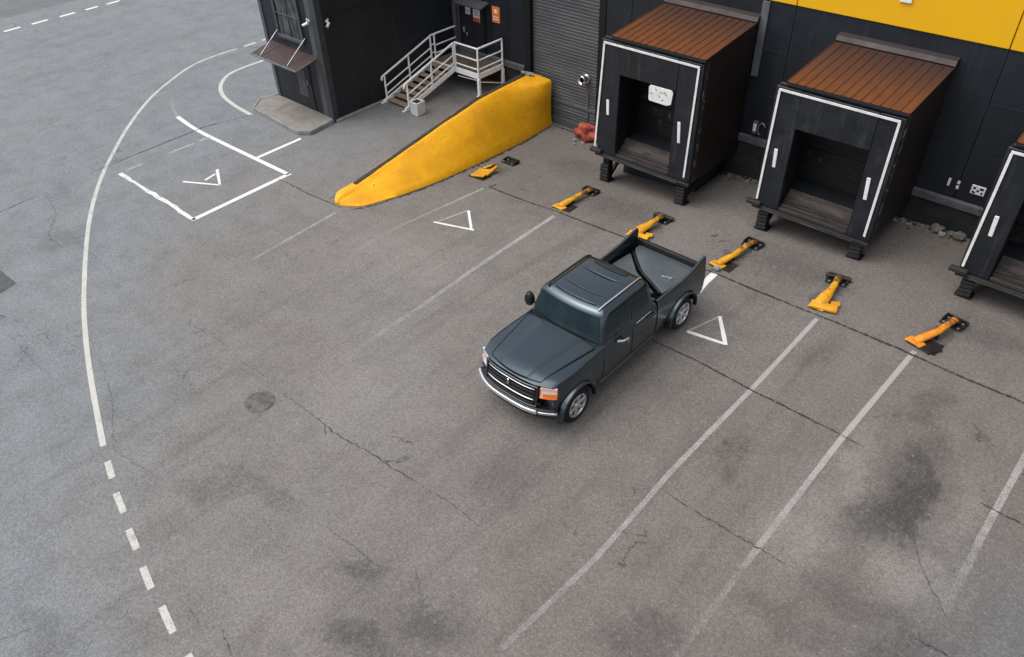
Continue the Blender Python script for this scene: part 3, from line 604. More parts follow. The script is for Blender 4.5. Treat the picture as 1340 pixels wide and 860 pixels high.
mb=MB(); mb.box(SX0-.03,PX1-.03,PY0+.03,PY1,PZ-.05,PZ); T(mb,'landing',M['deck'],bevel=.006)
mb=MB(); mb.box(SX1+.03,PX1+.02,PY0-.03,PY0+.028,PZ-.14,PZ+.03); mb.box(PX1-.028,PX1+.022,PY0+.03,PY1,PZ-.14,PZ+.03); mb.box(SX0-.06,SX1-.03,PY0+.0,PY0+.028,PZ-.12,PZ-.003); T(mb,'edge_beam',M['whitemetal'],bevel=.006)
for x,y in ((PX1,PY0),(PX1,PY1-.03),(SX0-.02,PY0+.1)):
    mb=MB(); mb.box(x-.045,x+.045,y-.045,y+.045,0,PZ-.141); mb.box(x-.08,x+.08,y-.08,y+.08,0,.015); T(mb,'leg',M['whitemetal'],bevel=.006)
mb=MB(); mb.tube([(PX1,PY0+.06,PZ-.25),(PX1,PY1-.1,.12)],.018,8); mb.tube([(SX1+.1,PY0,PZ-.25),(PX1-.1,PY0,PZ-.2)],.012,8); T(mb,'brace',M['whitemetal'],smooth=40)
H=.83; rw=.048
def rail(pts,posts,name='railing',mids=(.55,.24)):
    mb=MB()
    for h in (1,)+mids:
        for a,b in zip(pts,pts[1:]):
            mb.bar((a[0],a[1],a[2]+H*h),(b[0],b[1],b[2]+H*h),rw if h==1 else rw*.8)
    for p in posts: mb.box(p[0]-rw/2,p[0]+rw/2,p[1]-rw/2,p[1]+rw/2,p[2],p[2]+H)
    T(mb,name,M['whitemetal'],bevel=.008)
for x in (SX0-.01,SX1+.01):
    y0=SY+.15
    ps=[(x,y0,sz(y0)),(x,PY0-.06,sz(PY0-.06))]
    mb=MB()
    for h in (1,.55,.24): mb.bar((x,y0-(.1 if h==1 else 0),ps[0][2]+H*h-(.03 if h==1 else 0)),(x,PY0-.04,ps[1][2]+H*h),rw if h==1 else rw*.8)
    if True: mb.bar((x,y0-.1,ps[0][2]+H-.025),(x,y0-.13,ps[0][2]+H-.14),rw)
    for yy in (y0,(y0+PY0)/2,PY0-.06): mb.box(x-rw/2,x+rw/2,yy-rw/2,yy+rw/2,sz(yy),sz(yy)+H)
    T(mb,'stair_railing',M['whitemetal'],bevel=.008)
rail([(SX0-.01,PY0+.12,PZ),(SX0-.01,PY1-.02,PZ)],[(SX0-.01,PY0+.12,PZ),(SX0-.01,PY1-.04,PZ)],'landing_railing')
for h in (1,.62,.30):
    mb=MB(); mb.bar((SX0-.01,PY0-.06,PZ+H*h),(SX0-.01,PY0+.12,PZ+H*h),rw*.8); T(mb,'railing_link',M['whitemetal'])
rail([(SX1+.03,PY0,PZ),(PX1,PY0,PZ),(PX1,PY1-.03,PZ)],[(SX1+.03,PY0,PZ),(PX1,PY0,PZ),(PX1,PY1-.03,PZ)],'landing_railing',(.55,.20))
# bin
t=empty('litter_bin',(-17.93,15.12,0),'square light grey litter bin at the foot of the metal stairs','bin')
mb=MB()
for k in range(9):
    a=-.155+.0375*k
    mb.box(a,a+.028,-.165,-.15,.03,.40); mb.box(a,a+.028,.15,.165,.03,.40); mb.box(-.165,-.15,a,a+.028,.03,.40); mb.box(.15,.165,a,a+.028,.03,.40)
mb.build('slats',M['binmetal'],t)
mb=MB(); mb.box(-.15,.15,-.15,.15,.0,.36); mb.build('liner',M['binmetal'],t,bevel=.01)
mb=MB(); mb.box(-.175,.175,-.175,-.13,.39,.43);mb.box(-.175,.175,.13,.175,.39,.43);mb.box(-.175,-.13,-.13,.13,.39,.43);mb.box(.13,.175,-.13,.13,.39,.43); mb.build('rim',M['binmetal'],t,bevel=.01)
mb=MB(); mb.box(-.14,.14,-.14,.14,.362,.372); mb.build('bag',M['rubber'],t)

# ------------------------------------------------------------------ yellow ramp wall
t=empty('ramp_wall',(-15.6,14,0),'long yellow painted concrete ramp wall rising to the grey shutter with dark coping strip','retaining wall')
yb=[(10.0,-15.62),(10.05,-15.35),(10.13,-15.06),(10.65,-14.86),(11.65,-14.80),(12.79,-14.76),(14.56,-14.90),(16.71,-15.18),(18.5,-15.29)]
def interp(tab,y):
    if y<=tab[0][0]: return tab[0][1]
    for (a,p),(b,q) in zip(tab,tab[1:]):
        if y<=b: return lerp(p,q,(y-a)/(b-a))
    return tab[-1][1]
xr=lambda y: interp([(10.0,-15.10),(10.3,-15.02),(10.7,-14.92),(11.65,-14.80),(12.79,-14.78),(14.56,-14.90),(16.71,-15.15),(18.5,-15.29)],y)
xt=lambda y: interp([(10.0,-15.62),(10.35,-15.56),(10.75,-15.62),(13.2,-15.84),(15.8,-15.93),(18.5,-16.1)],y)   # top right edge (before the strip)
zt=lambda y: interp([(9.98,.05),(10.03,.12),(10.2,.17),(10.75,.17),(13.2,.41),(15.8,.74),(17.8,.73),(18.5,.72)],y)
xl=lambda y: interp([(10.0,-15.86),(10.4,-15.84),(10.75,-15.86),(13.2,-16.05),(15.8,-16.15),(18.5,-16.38)],y)
st_y=[9.981,9.986,10.0,10.03,10.07,10.13,10.2,10.3,10.42,10.58,10.75]+[11+.3*i for i in range(25)]+[18.49]
rows=[]
mb=MB();vs=[];fs=[]
for y in st_y:
    zb=zg(max(-15.85,xr(y)),y)
    end=math.sqrt(max(0,min(1,(y-9.98)/.36)))*.999; z_t=zt(y); x_t=xt(y); x_r=xr(y); x_l=xl(y); xc=-15.52
    x_r,x_l,x_t=lerp(xc,x_r,end),lerp(xc,x_l,end),lerp(xc,x_t,end)
    wide=sstep(17.2,18.45,y)      # towards the wall the face stands up straight and the top gets broad
    xe_=lerp(x_t+.10,x_r-.02,wide*.95)
    jit=lambda k:.018*noise.noise(Vector((y*1.7,k*3.1,.3)))
    prof=[(x_l,-.25),(x_l,z_t-.05),(x_l+.04,z_t),(x_t-.02,z_t+.005),(x_t+.06,z_t-.008),(xe_,z_t-.03-.02*(1-wide)),(lerp(lerp(xe_,x_r,.22),x_r-.01,wide),lerp(lerp(z_t,zb,.14),z_t-.1,wide)),(lerp(xe_,x_r,.55),lerp(z_t,zb,.48)),(lerp(xe_,x_r,.86),lerp(z_t,zb,.80)),(x_r+.03,zb+.02),(x_r+.06,zb-.3)]
    vs+=[(x+jit(k)-(-15.6),y-14,z+jit(k+9)*.6) for k,(x,z) in enumerate(prof)]
k=len(prof)
for i in range(len(st_y)-1):
    for j in range(k-1): fs.append((i*k+j,(i+1)*k+j,(i+1)*k+j+1,i*k+j+1))
fs.append(tuple(range(k))); fs.append(tuple((len(st_y)-1)*k+j for j in range(k))[::-1])
mb.add(vs,fs); mb.build('wall_body',M['yellow_conc'],t,smooth=60)
mb=MB();vs=[];fs=[];yy=[10.78+.25*i for i in range(30)]+[18.3]
for y in yy:
    for x,z in ((xl(y)+.07,zt(y)+.003),(xl(y)+.075,zt(y)+.024),(xt(y)-.035,zt(y)+.024),(xt(y)-.02,zt(y)+.0)): vs.append((x+.01*noise.noise(Vector((y*3,x,0)))+15.6,y-14,z))
for i in range(len(yy)-1):
    for j in range(3): fs.append((i*4+j,(i+1)*4+j,(i+1)*4+j+1,i*4+j+1))
fs+=[(0,1,2,3),tuple((len(yy)-1)*4+j for j in (3,2,1,0))]
mb.add(vs,fs); mb.build('coping_strip',M['rubber_strip'],t,smooth=30)
mb=MB()
rng=random.Random(3)
for i in range(6): mb.obox((-.62+rng.uniform(-.2,.35),4.28+rng.uniform(-.05,.12),.745+rng.uniform(-.01,.02)),(.10,.03*rng.uniform(-1,1),.01),(-.03,.05,0),(0,0,.015))
mb.build('broken_edge',M['kerb'],t,bevel=.008)

# ------------------------------------------------------------------ dock shelters
def dock(x0,x1,zb,label,open_,lipz,marks,ins=.22,tilt=.04):
    YF=16.1; cx=(x0+x1)/2; w=(x1-x0)/2; zt_=3.44
    t=empty('dock_shelter',(cx,17.3,0),label,'loading dock','loading dock shelters on the warehouse wall')
    def D(mb,name,mat,parent=t,**k):
        mb.v=[(x-cx,y-17.3,z) for x,y,z in mb.v]; return mb.build(name,mat,parent,**k)
    back=WY-.005; roofz=lambda y: lerp(3.575,3.80,(y-YF)/(18.4-YF))
    for s in (-1,1):
        X=cx+s*w+(ins+.02 if s<0 else 0); mb=MB(); a,b=(X-.06,X) if s>0 else (X,X+.06)
        vs=[(x,y,z) for x in (a,b) for y,z in ((YF+.10,zb),(back,zb),(back,3.74),(YF+.10,roofz(YF+.1)-.05))]
        mb.add(vs,[(0,1,2,3)[::-1],(4,5,6,7),(0,1,5,4),(1,2,6,5),(2,3,7,6),(3,0,4,7)]); sp=D(mb,'side_panel',M['rust_side'],bevel=.006)
        mb=MB(); mb.box(X-.02 if s>0 else X-.012,X+.014 if s>0 else X+.02,YF+.092,YF+.22,zb-.02,3.5); D(mb,'edge_angle',M['flaky'],sp,bevel=.005)
    # roof: folded sheet with standing seams
    mb=MB(); vs=[];fs=[]; xs_=[]; a,b=x0+ins,x1+.03; nrib=13
    for i in range(nrib+1):
        x=lerp(a,b,i/nrib); xs_+=[(x-.010,0),(x-.007,.016),(x+.007,.016),(x+.010,0)]
    for x,h in xs_:
        for y in (YF-.03,17.2,18.42): vs.append((x,y,roofz(y)+h))
    k=3
    for i in range(len(xs_)-1):
        for j in range(2): fs.append((i*k+j,(i+1)*k+j,(i+1)*k+j+1,i*k+j+1))
    mb.add(vs,fs); rf=D(mb,'roof',M['rust_roof'],fix=True)
    mb=MB(); mb.add([(x,y,z) for x in (a,b) for y,z in ((YF-.03,roofz(YF-.03)-.008),(18.42,roofz(18.42)-.008),(18.42,roofz(18.42)-.07),(YF-.03,roofz(YF)-.07))],[(0,1,2,3),(7,6,5,4),(0,4,5,1),(1,5,6,2),(2,6,7,3),(3,7,4,0)]); D(mb,'roof_deck',M['dark'],rf)
    mb=MB(); mb.add([(x,y,z) for x in (a-.01,b+.01) for y,z in ((18.34,3.835),(18.40,3.93),(back,3.97),(back,3.80),(18.36,3.80))],[(0,1,2,3,4),(9,8,7,6,5),(0,5,6,1),(1,6,7,2),(2,7,8,3),(3,8,9,4),(4,9,5,0)]); D(mb,'roof_flashing',M['flash'],rf)
    # front frame with curtain pads
    ol,orr,ot=open_
    mb=MB(); mb.box(x0,ol-.001,YF-.02,YF+.09,zb,zt_); l_=D(mb,'side_pad',M['curtain'],bevel=.02)
    mb=MB(); mb.box(orr+.001,x1,YF-.02,YF+.09,zb,zt_); D(mb,'side_pad',M['curtain'],bevel=.02)
    mb=MB(); mb.box(ol-.0,orr+.0,YF-.035,YF+.08,ot,zt_-.004); mb.box(x0+.05,x1-.05,YF+.02,YF+.10,zt_+.002,3.50); D(mb,'head_curtain',M['curtain'],bevel=.02)
    # white edging: up, across, down
    zz0=zb+.10; wt=.055; y0,y1=YF-.052,YF-.0365
    mb=MB(); pth=[(x0+.10-tilt,zz0),(x0+.10,zt_-.07),(x1-.11,zt_-.07),(x1-.11-tilt*.3,zz0)]
    for (p,q) in zip(pth,pth[1:]):
        L=Vector((q[0]-p[0],0,q[1]-p[1])); u=L.normalized(); nn=Vector((-u.z,0,u.x)); c=Vector(((p[0]+q[0])/2,(y0+y1)/2,(p[1]+q[1])/2))
        ext=.02 if abs(u.x)>.5 else 0
        mb.obox(c,u*(L.length/2+ext-(0 if ext else .031)),(0,(y1-y0)/2,0),nn*wt/2)
    D(mb,'white_edging',M['whitepaint'],bevel=.004)
    for (mx,mz,hh,tilt) in marks:
        mb=MB(); mb.obox((mx,YF-.036,mz),(.042,0,.042*tilt),(0,.014,0),(-.5*hh*tilt,0,hh/2)); D(mb,'marker_strip',M['whitepaint'],bevel=.012)
    # bottom beam, bumper shelf, legs
    mb=MB(); mb.box(x0-.02,x1+.02,YF-.09,YF+.06,zb-.09,zb-.003); D(mb,'front_beam',M['dark'],bevel=.012)
    mb=MB(); mb.box(x0+.25,x1-.3,YF-.13,YF-.092,zb-.07,zb-.03); D(mb,'bumper_rail',M['lip'],bevel=.01)
    mb=MB(); mb.box(x0-.16,x0+.2,YF-.16,YF-.022,zb+.0,zb+.1); D(mb,'corner_buffer',M['rubber'],bevel=.02)
    mb=MB(); mb.box(x0+.03,x1-.03,YF+.06,back,zb-.08,zb-.02); D(mb,'underside',M['dark'])
    mb=MB(); mb.box(x0+.3,x1-.3,17.0,back-.01,-.85,zb-.081); D(mb,'base',M['dark'])  # dark box added for the deep shade under the dock
    for X in (x0+.27,x1-.24):
        mb=MB(); g=zg(X,YF+.15)
        mb.box(X-.10,X+.10,YF+.06,YF+.26,g-.02,zb-.081)
        mb.bar((X,YF+.26,g+.1),(X,YF+1.2,zb-.12),.10,.10); mb.box(X-.17,X+.17,YF+.02,YF+.30,g-.02,g+.04)
        lg=D(mb,'leg',M['black'],bevel=.012)
        mb=MB()
        for k in range(5): mb.obox((X,YF+.02-.012*(k%2),g+.10+k*.10),(.13,0,.02),(0,.045,0),(0,0,.042))
        D(mb,'rubber_buffer',M['rubber'],lg,bevel=.015)
    # leveller floor and lip planks
    zf=zb+.36
    mb=MB(); mb.box(x0+.07,x1-.07,YF+.52,back-.02,zb-.019,zf-.01); D(mb,'floor',M['dark'])
    mb=MB(); ya,za,yb_,zb_=YF+.24,zb+.17,YF+.50,zb+.36; zf=zb+.36
    mb.obox(((ol+orr)/2,(ya+yb_)/2,(za+zb_)/2),((orr-ol)/2-.01,0,0),(0,(yb_-ya)/2,(zb_-za)/2),(0,-.012,.02))
    lp=D(mb,'lip_plate',M['lip'],bevel=.008)
    for k in range(3):
        mb=MB(); mb.box(ol+.006,orr-.006-.02*k,YF+.0+.095*k,YF+.085+.095*k,zb-.0,zb+.055+.05*k+.02); D(mb,'lip_plank',M['lip'],lp,bevel=.01)
    # inner sectional door
    mb=MB(); z=zf-.02
    while z<3.3:
        mb.box(x0+.1,x1-.1,17.32,17.40,z,z+.40); z+=.41
    D(mb,'rear_door',M['backdoor'],bevel=.012)
    for s,X in ((1,ol-.03),(-1,orr+.03)):
        mb=MB(); mb.box(X-.02,X+.02,YF+.091,YF+.6,zb,ot-.05); D(mb,'inner_flap',M['black'])
    return t
G_='loading dock shelters on the warehouse wall'
dock(-11.66,-8.72,.36,'brown roofed loading dock shelter nearest the grey shutter, white plate in its opening',(-11.06,-9.38,2.64),.92,[(-11.36,1.70,.42,.06),(-9.17,1.64,.55,.10)],.30,.16)
dock(-6.90,-4.08,.50,'brown roofed loading dock shelter in full view between the other two docks',(-6.29,-4.61,2.58),1.0,[(-6.60,1.78,.46,.05),(-4.44,1.75,.52,.08)])
dock(-2.20,.66,.62,'loading dock shelter cut by the right edge of the photo',(-1.60,.08,2.58),1.08,[(-1.90,1.82,.46,.04),(.32,1.8,.5,.06)],.10,.04)
t=empty('sign_plate',(-9.78,16.06,2.43),'white scribbled plate hanging in the opening of the dock nearest the shutter','sign')
mb=MB(); mb.prism([(-.36,-.16),(-.33,-.2),(.18,-.21),(.30,-.15),(.33,.15),(.28,.21),(-.32,.20),(-.37,.15)],0,.02); mb.v=[(x,z_,y) for x,y,z_ in mb.v]; mb.build('plate',M['whitepaint'],t,bevel=.006)
mb=MB(); rng=random.Random(5)
for k in range(7):
    x,z=rng.uniform(-.25,.2),rng.uniform(-.12,.12); a=rng.uniform(0,3); mb.bar((x,-.003,z),(x+.09*math.cos(a),-.003,z+.06*math.sin(a)),.008,.012)
mb.build('scribble',M['wall_post'],t)
mb=MB(); mb.bar((-.2,.03,.2),(-.2,.03,.26),.02); mb.bar((.2,.03,.2),(.2,.03,.26),.02); mb.build('hanger',M['black'],t)

# ------------------------------------------------------------------ red sack, rubble
def lumpy(c,r,seed,mat,name,parent=None,sub=3,amp=.35,flat=None):
    bm=bmesh.new(); bmesh.ops.create_icosphere(bm,subdivisions=sub,radius=1)
    for v in bm.verts:
        d=v.co.normalized(); k=1+amp*noise.noise(d*1.6+Vector((seed,0,0)))+amp*.4*noise.noise(d*4+Vector((0,seed,0)))
        v.co=Vector((d.x*r[0],d.y*r[1],d.z*r[2]))*k
        if flat is not None and v.co.z<flat: v.co.z=flat
    me=bpy.data.meshes.new(name); bm.to_mesh(me); bm.free(); me.materials.append(mat); me.polygons.foreach_set('use_smooth',[sub>2]*len(me.polygons))
    o=bpy.data.objects.new(name,me); C.objects.link(o); o.location=c
    if parent:o.parent=parent
    return o
gz=zg(-13.7,18.2)
o=lumpy((-13.66,18.25,gz+.25),(.40,.24,.30),2.3,M['red'],'red_sack',sub=4,amp=.5,flat=-.27); tag(o,'crumpled red sack lying at the foot of the grey shutter','sack')
# each of the larger stones and scraps
st=[(-13.9,17.95,.07,'larger whitish broken chunk in front of the red sack'),(-13.55,17.93,.06,'whitish broken chunk between the red sack and the dock shelter'),(-13.75,17.75,.05,'small pale scrap lying farthest out from the red sack'),
    (-3.25,18.36,.16,'largest round pale stone at the wall left of the third dock'),(-2.95,18.4,.10,'whitish stone right of the largest pale stone'),(-3.1,18.25,.09,'grey blue stone in front of the largest pale stone'),(-2.75,18.35,.15,'flat tan stone nearest the third dock'),
    (-6.50,13.84,.09,'pale lump of mortar beside the pickup tail')]
for x,y,r,l in st:
    o=lumpy((x,y,zg(x,y)+r*.6),(r,r*.8,r*.75),x*3,M['stone'] if x>-13.5 and x>-6.6 and r>.095 else M['kerb'],'stone',sub=2,amp=.5)
    tag(o,l,'stone','loose stones along the warehouse wall')
    if 'whitish broken' in l: pass
rub=MB(); rng=random.Random(11)
for (cx_,wid,n_) in ((-8.35,.9,60),(-3.6,1.2,46),(-13.7,.45,16),(1.3,1.4,30)):
    for k in range(n_):
        x=cx_+rng.gauss(0,wid*.5); y=18.46-abs(rng.gauss(0,.13)); r=rng.uniform(.015,.055); z=zg(x,y)+r*.5
        ax=Vector((rng.uniform(-1,1),rng.uniform(-1,1),rng.uniform(-1,1))).normalized(); q=Matrix.Rotation(rng.uniform(0,3),3,ax)
        rub.cur=rng.choice((0,0,1,2)); rub.obox((x,y,z),q@Vector((r,0,0)),q@Vector((0,r*.7,0)),q@Vector((0,0,r*.5)))
o=rub.build('rubble',[M['stone'],M['kerb'],M['rubber']]); tag(o,'loose rubble and litter along the foot of the warehouse wall','rubble',kind='stuff')

# ------------------------------------------------------------------ wheel guides
def guide(front,rear,label,mat,kind):
    fx,fy=front; rx,ry=rear; c=Vector(((fx+rx)/2,(fy+ry)/2,0)); c.z=zg(c.x,c.y)
    t=empty('wheel_guide',c,label,'wheel guide','yellow wheel guides in front of the docks')
    ang=math.atan2(ry-fy,rx-fx)-math.pi/2; t.rotation_euler=(-math.atan(zg(fx,fy)-zg(rx,ry))/math.dist(front,rear)*.9,0,ang); L=math.dist(front,rear)/2
    mb=MB(); mb.box(-.23,.23,L-.28,L+.05,.004,.03); mb.box(-.23,.23,L+.015,L+.05,.03,.10); mb.box(-.23,-.19,L-.18,L+.015,.03,.09); mb.box(.19,.23,L-.18,L+.015,.03,.09); bp=mb.build('base_plate',M['plate'],t,bevel=.008)
    mb=MB()
    for x in (-.15,.15):
        for y in (L-.23,L-.03): mb.lathe([(.03,.026),(.05,.026),(.055,.015)],(x,y,0),'z',8)
    mb.build('bolt',M['steel'],bp)
    if kind!='tee':
        mb=MB(); mb.prism([(-.28,-L-.05),(.26,-L-.02),(.24,-L+.40),(-.22,-L+.36)],.004,.024); mb.build('base_plate',M['plate'],t,bevel=.008)
    if kind=='crushed':
        mb=MB(); mb.obox((-.05,-L+.28,.07),(.20,.05,.02),(-.04,.26,.01),(0,0,.028)); mb.obox((.12,-L+.52,.10),(.05,.02,.0),(-.03,.28,.03),(0,0,.04)); mb.obox((-.22,-L+.85,.05),(.05,.02,0),(.02,.22,0),(0,0,.02)); mb.build('bent_rail',mat,t,bevel=.02)
    else:
        hgt={'low':.16,'tee':.20,'high':.20,'hook':.22}[kind]
        path=[(.02,L-.02,.05),(.02,L-.09,.11),(.02,L-.18,hgt),(.01,L-.45,hgt+.02),(0,0,hgt+.01),(-.01,-L+.55,hgt-.01),(-.04 if kind!='hook' else -.06,-L+.32,hgt-.03),(-.07 if kind!='hook' else -.14,-L+.16,.09),(-.09 if kind!='hook' else -.17,-L+.06,.05)]
        rr=[.06,.066,.066,.060,.058,.062,.076,.084,.068]
        if kind=='tee': rr=[.07,.07,.07,.06,.062,.08,.11,.12,.09]
        mb=MB(); mb.tube(path,rr,10); mb.v=[(x*1.18+.015*noise.noise(Vector((y*3,z*9,fx))),y,.02+(z-.02)*.78+.012*noise.noise(Vector((x*9,y*4,fy)))) for x,y,z in mb.v]; gt=mb.build('guide_tube',mat,t,smooth=50)
        mb=MB(); mb.obox((path[-1][0]-.02,-L+.06,.035),(.17,-.02,0),(.02,.10,.0),(0,0,.02)); mb.build('flared_foot',mat,t,bevel=.015)
        if kind=='tee':
            mb=MB(); mb.obox((.02,-L+.06,.08),(.27,.02,0),(-.01,.10,.012),(0,0,.035)); mb.obox((.20,-L+.28,.07),(.09,.03,0),(-.02,.07,0),(0,0,.03)); mb.build('foot_plate',mat,t,bevel=.02)
            mb=MB(); mb.tube([(-.27,L-.08,.08),(.27,L-.02,.08)],.05,10); mb.build('cross_pipe',M['plate'],t,smooth=40)
        if kind=='hook':
            mb=MB(); mb.tube([(-.32,-L-.02,.03),(.16,-L-.06,.03),(.28,-L+.22,.03)],.022,6); mb.build('frame_bar',M['plate'],t)
        for s in (L-.2,-L+.5):
            mb=MB(); mb.box(-.045,.045,s-.03,s+.03,.0,hgt-.04); mb.build('support',M['plate'],t)
    return t
guide((-14.2,13.85),(-14.30,15.5),'crushed yellow wheel guide lying by the foot of the yellow ramp wall',M['guide'],'crushed')
guide((-11.13,13.9),(-11.22,15.35),'straight yellow wheel guide at the top of the bay line left of the pickup',M['guide'],'low')
guide((-8.75,13.85),(-8.80,15.2),'yellow wheel guide half hidden behind the left rear of the pickup',M['guide'],'tee')
guide((-6.48,13.95),(-6.40,15.45),'yellow wheel guide just right of the pickup tail, on a pale base frame',M['guide'],'low')
guide((-4.0,13.82),(-4.22,15.15),'yellow wheel guide with a broad T shaped foot and black cross pipe',M['guide'],'tee')
guide((-1.95,13.9),(-1.74,15.2),'orange brown wheel guide farthest right with a hooked front end',M['guide_or'],'hook')

# ------------------------------------------------------------------ pickup truck
TX,TY=-6.86,9.70
tk=empty('pickup_truck',(TX,TY,0),'dark slate crew cab pickup truck parked nose out with open bed','pickup truck')
Y0=2.57
def K(mb,name,mat,parent=tk,sub=False,**k):
    mb.v=[(x,y-Y0,z) for x,y,z in mb.v]; return mb.build(name,mat,parent,**k)
def noseY(x): return .03+.27*(abs(x)/.9)**3.0
def hw(y):      # half width along the length
    return lerp(.87,.905,sstep(0,.9,y))
def sideX(y,z): # body side profile
    f=interp([(.36,.93),(.44,.965),(.62,.99),(.85,1.0),(1.02,.99),(1.12,.97),(1.19,.93),(1.23,.84)],z)
    # wheel haunches swell slightly
    sw=.022*math.exp(-((y-.85)/.45)**2)*sstep(.5,.95,z)
    return hw(y)*f+sw
def topZ(y): return interp([(0,1.145),(.12,1.18),(.35,1.20),(.8,1.21),(1.45,1.22),(3.4,1.22)],y)
def boolean_cut(o,wells):
    for (yc,zc,r) in wells:
        for s in (-1,1):
            mb=MB(); mb.cyl((s*.52,yc-Y0,zc),(s*1.3,yc-Y0,zc),r,40); c=mb.build('cut',M['black'])
            c.parent=tk; bpy.context.view_layer.update()
            md=o.modifiers.new('b','BOOLEAN'); md.operation='DIFFERENCE'; md.object=c; md.solver='EXACT'
            try: md.material_mode='TRANSFER'
            except Exception: pass
            bpy.context.view_layer.update()
            dg=bpy.context.evaluated_depsgraph_get(); me=bpy.data.meshes.new_from_object(o.evaluated_get(dg)); o.modifiers.clear(); o.data=me
            bpy.data.objects.remove(c)
    o.data.set_sharp_from_angle(angle=R(32)); o.data.polygons.foreach_set('use_smooth',[True]*len(o.data.polygons))
# lower body: nose, fenders, sills (closed loft)
stat=[0,.06,.14,.25,.4,.6,.8,1.0,1.2,1.45,1.8,2.2,2.6,3.0,3.28]
zs=[.40,.44,.54,.66,.80,.92,1.02]
mb=MB();vs=[];rows=[]
for i,y in enumerate(stat):
    tz=topZ(y); half=[]
    for z in zs:
        z=max(z,lerp(.50,.40,sstep(.1,.5,y))+.02*(z>.42)+.02*(z>.5)); half.append((sideX(y,z),z))
    half+=[(sideX(y,1.02)*.985,lerp(1.02,tz,.55)),(sideX(y,1.02)*.955,lerp(1.02,tz,.88)),(sideX(y,1.02)*.90,tz-.004),(sideX(y,1.02)*.6,tz+.008),(sideX(y,1.02)*.3,tz+.02)]
    full=[(-x,z) for x,z in half]+[(0,tz+.024)]+[(x,z) for x,z in half[::-1]]
    if i==0:
        full=[(x*.97,z) for x,z in full]
    lead=1-sstep(0,.55,y)
    for x,z in full:
        yy=y+ (noseY(x))*lead + .05*lead*sstep(.75,1.06,z)+.03*lead*sstep(.6,.42,z); vs.append((x,yy,z))
    rows.append(len(full))
k=rows[0];fs=[]
for i in range(len(stat)-1):
    for j in range(k): fs.append((i*k+j,(i+1)*k+j,(i+1)*k+(j+1)%k,i*k+(j+1)%k))
# front cap as quad strips left-right
def cap(off,flip):
    h=(k-1)//2
    for j in range(h):
        q=(off+j,off+j+1,off+k-2-j,off+k-1-j); 
        if len(set(q))<4: q=tuple(dict.fromkeys(q))
        fs.append(q[::-1] if flip else q)
cap(0,False); cap((len(stat)-1)*k,True)
mb.add(vs,fs); body=K(mb,'body',[M['paint'],M['black']],smooth=40)
boolean_cut(body,[(.85,.36,.475)])
# nose surface helper for the things mounted on the front
def nose(x,z,off=0):
    y=noseY(x)+.05*sstep(.75,1.06,z)+.03*sstep(.6,.42,z)
    dx=.27*3*(abs(x)/.9)**2/.9*(1 if x>0 else -1)
    nrm=Vector((dx,-1,.12 if z>.75 else 0)).normalized()
    return Vector((x,y,z))+nrm*off,nrm
def nosepatch(name,x0,x1,z0,z1,off,th,mat,parent=tk,nx=12,nz=4,**kw):
    mb=MB(); mb.grid(lambda u,v:nose(u,v,off),frange(x0,x1,nx),frange(z0,z1,nz),th); return K(mb,name,mat,parent,**kw)
gr=nosepatch('grille',-.57,.57,.72,1.115,.012,.05,M['black'],nx=16)
for z in (.77,.845,.915,.985,1.06):
    nosepatch('grille_bar',-.53,.53,z-.010,z+.010,.034,.03,M['chrome'] if z>1.0 or .8<z<.86 else M['truck_black'],gr,nx=16,nz=2,bevel=.005)
mb=MB()
for (p,q) in (((-.575,.71),(.575,.71)),((-.575,1.125),(.575,1.125)),((-.575,.71),(-.575,1.125)),((.575,.71),(.575,1.125))):
    pts=[nose(lerp(p[0],q[0],i/10),lerp(p[1],q[1],i/10),.022)[0] for i in range(11)]; mb.tube(pts,.016,8)
K(mb,'grille_frame',M['paint'],gr,smooth=50)
mb=MB(); mb.obox(nose(0,1.0,.055)[0],(.022,0,0),(0,.012,0),(0,.006,.055)); K(mb,'emblem',M['chrome'],gr,bevel=.008)
# headlights wrap round the corners
for s in (-1,1):
    mb=MB(); mb.grid(lambda u,v:nose(s*u,v,.012),frange(.62,.865,8),frange(.915,1.115,5),.05); hl=K(mb,'headlight',M['lens'] if s<0 else M['lens'],smooth=30)
    if s<0: mb=MB(); mb.grid(lambda u,v:nose(s*u,v,.020),frange(.80,.86,4),frange(.925,.97,3),.02); K(mb,'indicator',M['amber'],hl,smooth=30)
    if s>0:
        mb=MB(); mb.grid(lambda u,v:nose(s*u,v,.020),frange(.66,.86,6),frange(.93,1.01,3),.02); K(mb,'indicator',M['amber'],hl,smooth=30)
    mb=MB()
    ring=[(.62,.915),(.865,.915),(.865,1.115),(.62,1.115),(.62,.915)]
    for p,q in zip(ring,ring[1:]): mb.tube([nose(s*lerp(p[0],q[0],i/6),lerp(p[1],q[1],i/6),.016)[0] for i in range(7)],.010,6)
    K(mb,'light_bezel',M['amber'] if s>0 else M['chrome'],hl,smooth=50)
# bumper
fb=nosepatch('front_bumper',-.87,.87,.46,.68,.05,.12,M['truck_black'],nx=30,nz=5,bevel=.02)
nosepatch('chrome_strip',-.86,.60,.575,.66,.085,.06,M['silver'],fb,nx=26,nz=3,bevel=.012)
nosepatch('chrome_strip',.62,.89,.60,.65,.085,.06,M['chrome'],fb,nx=8,nz=3,bevel=.008)
nosepatch('air_intake',-.45,.45,.49,.56,.062,.03,M['black'],fb,nx=14,nz=2)
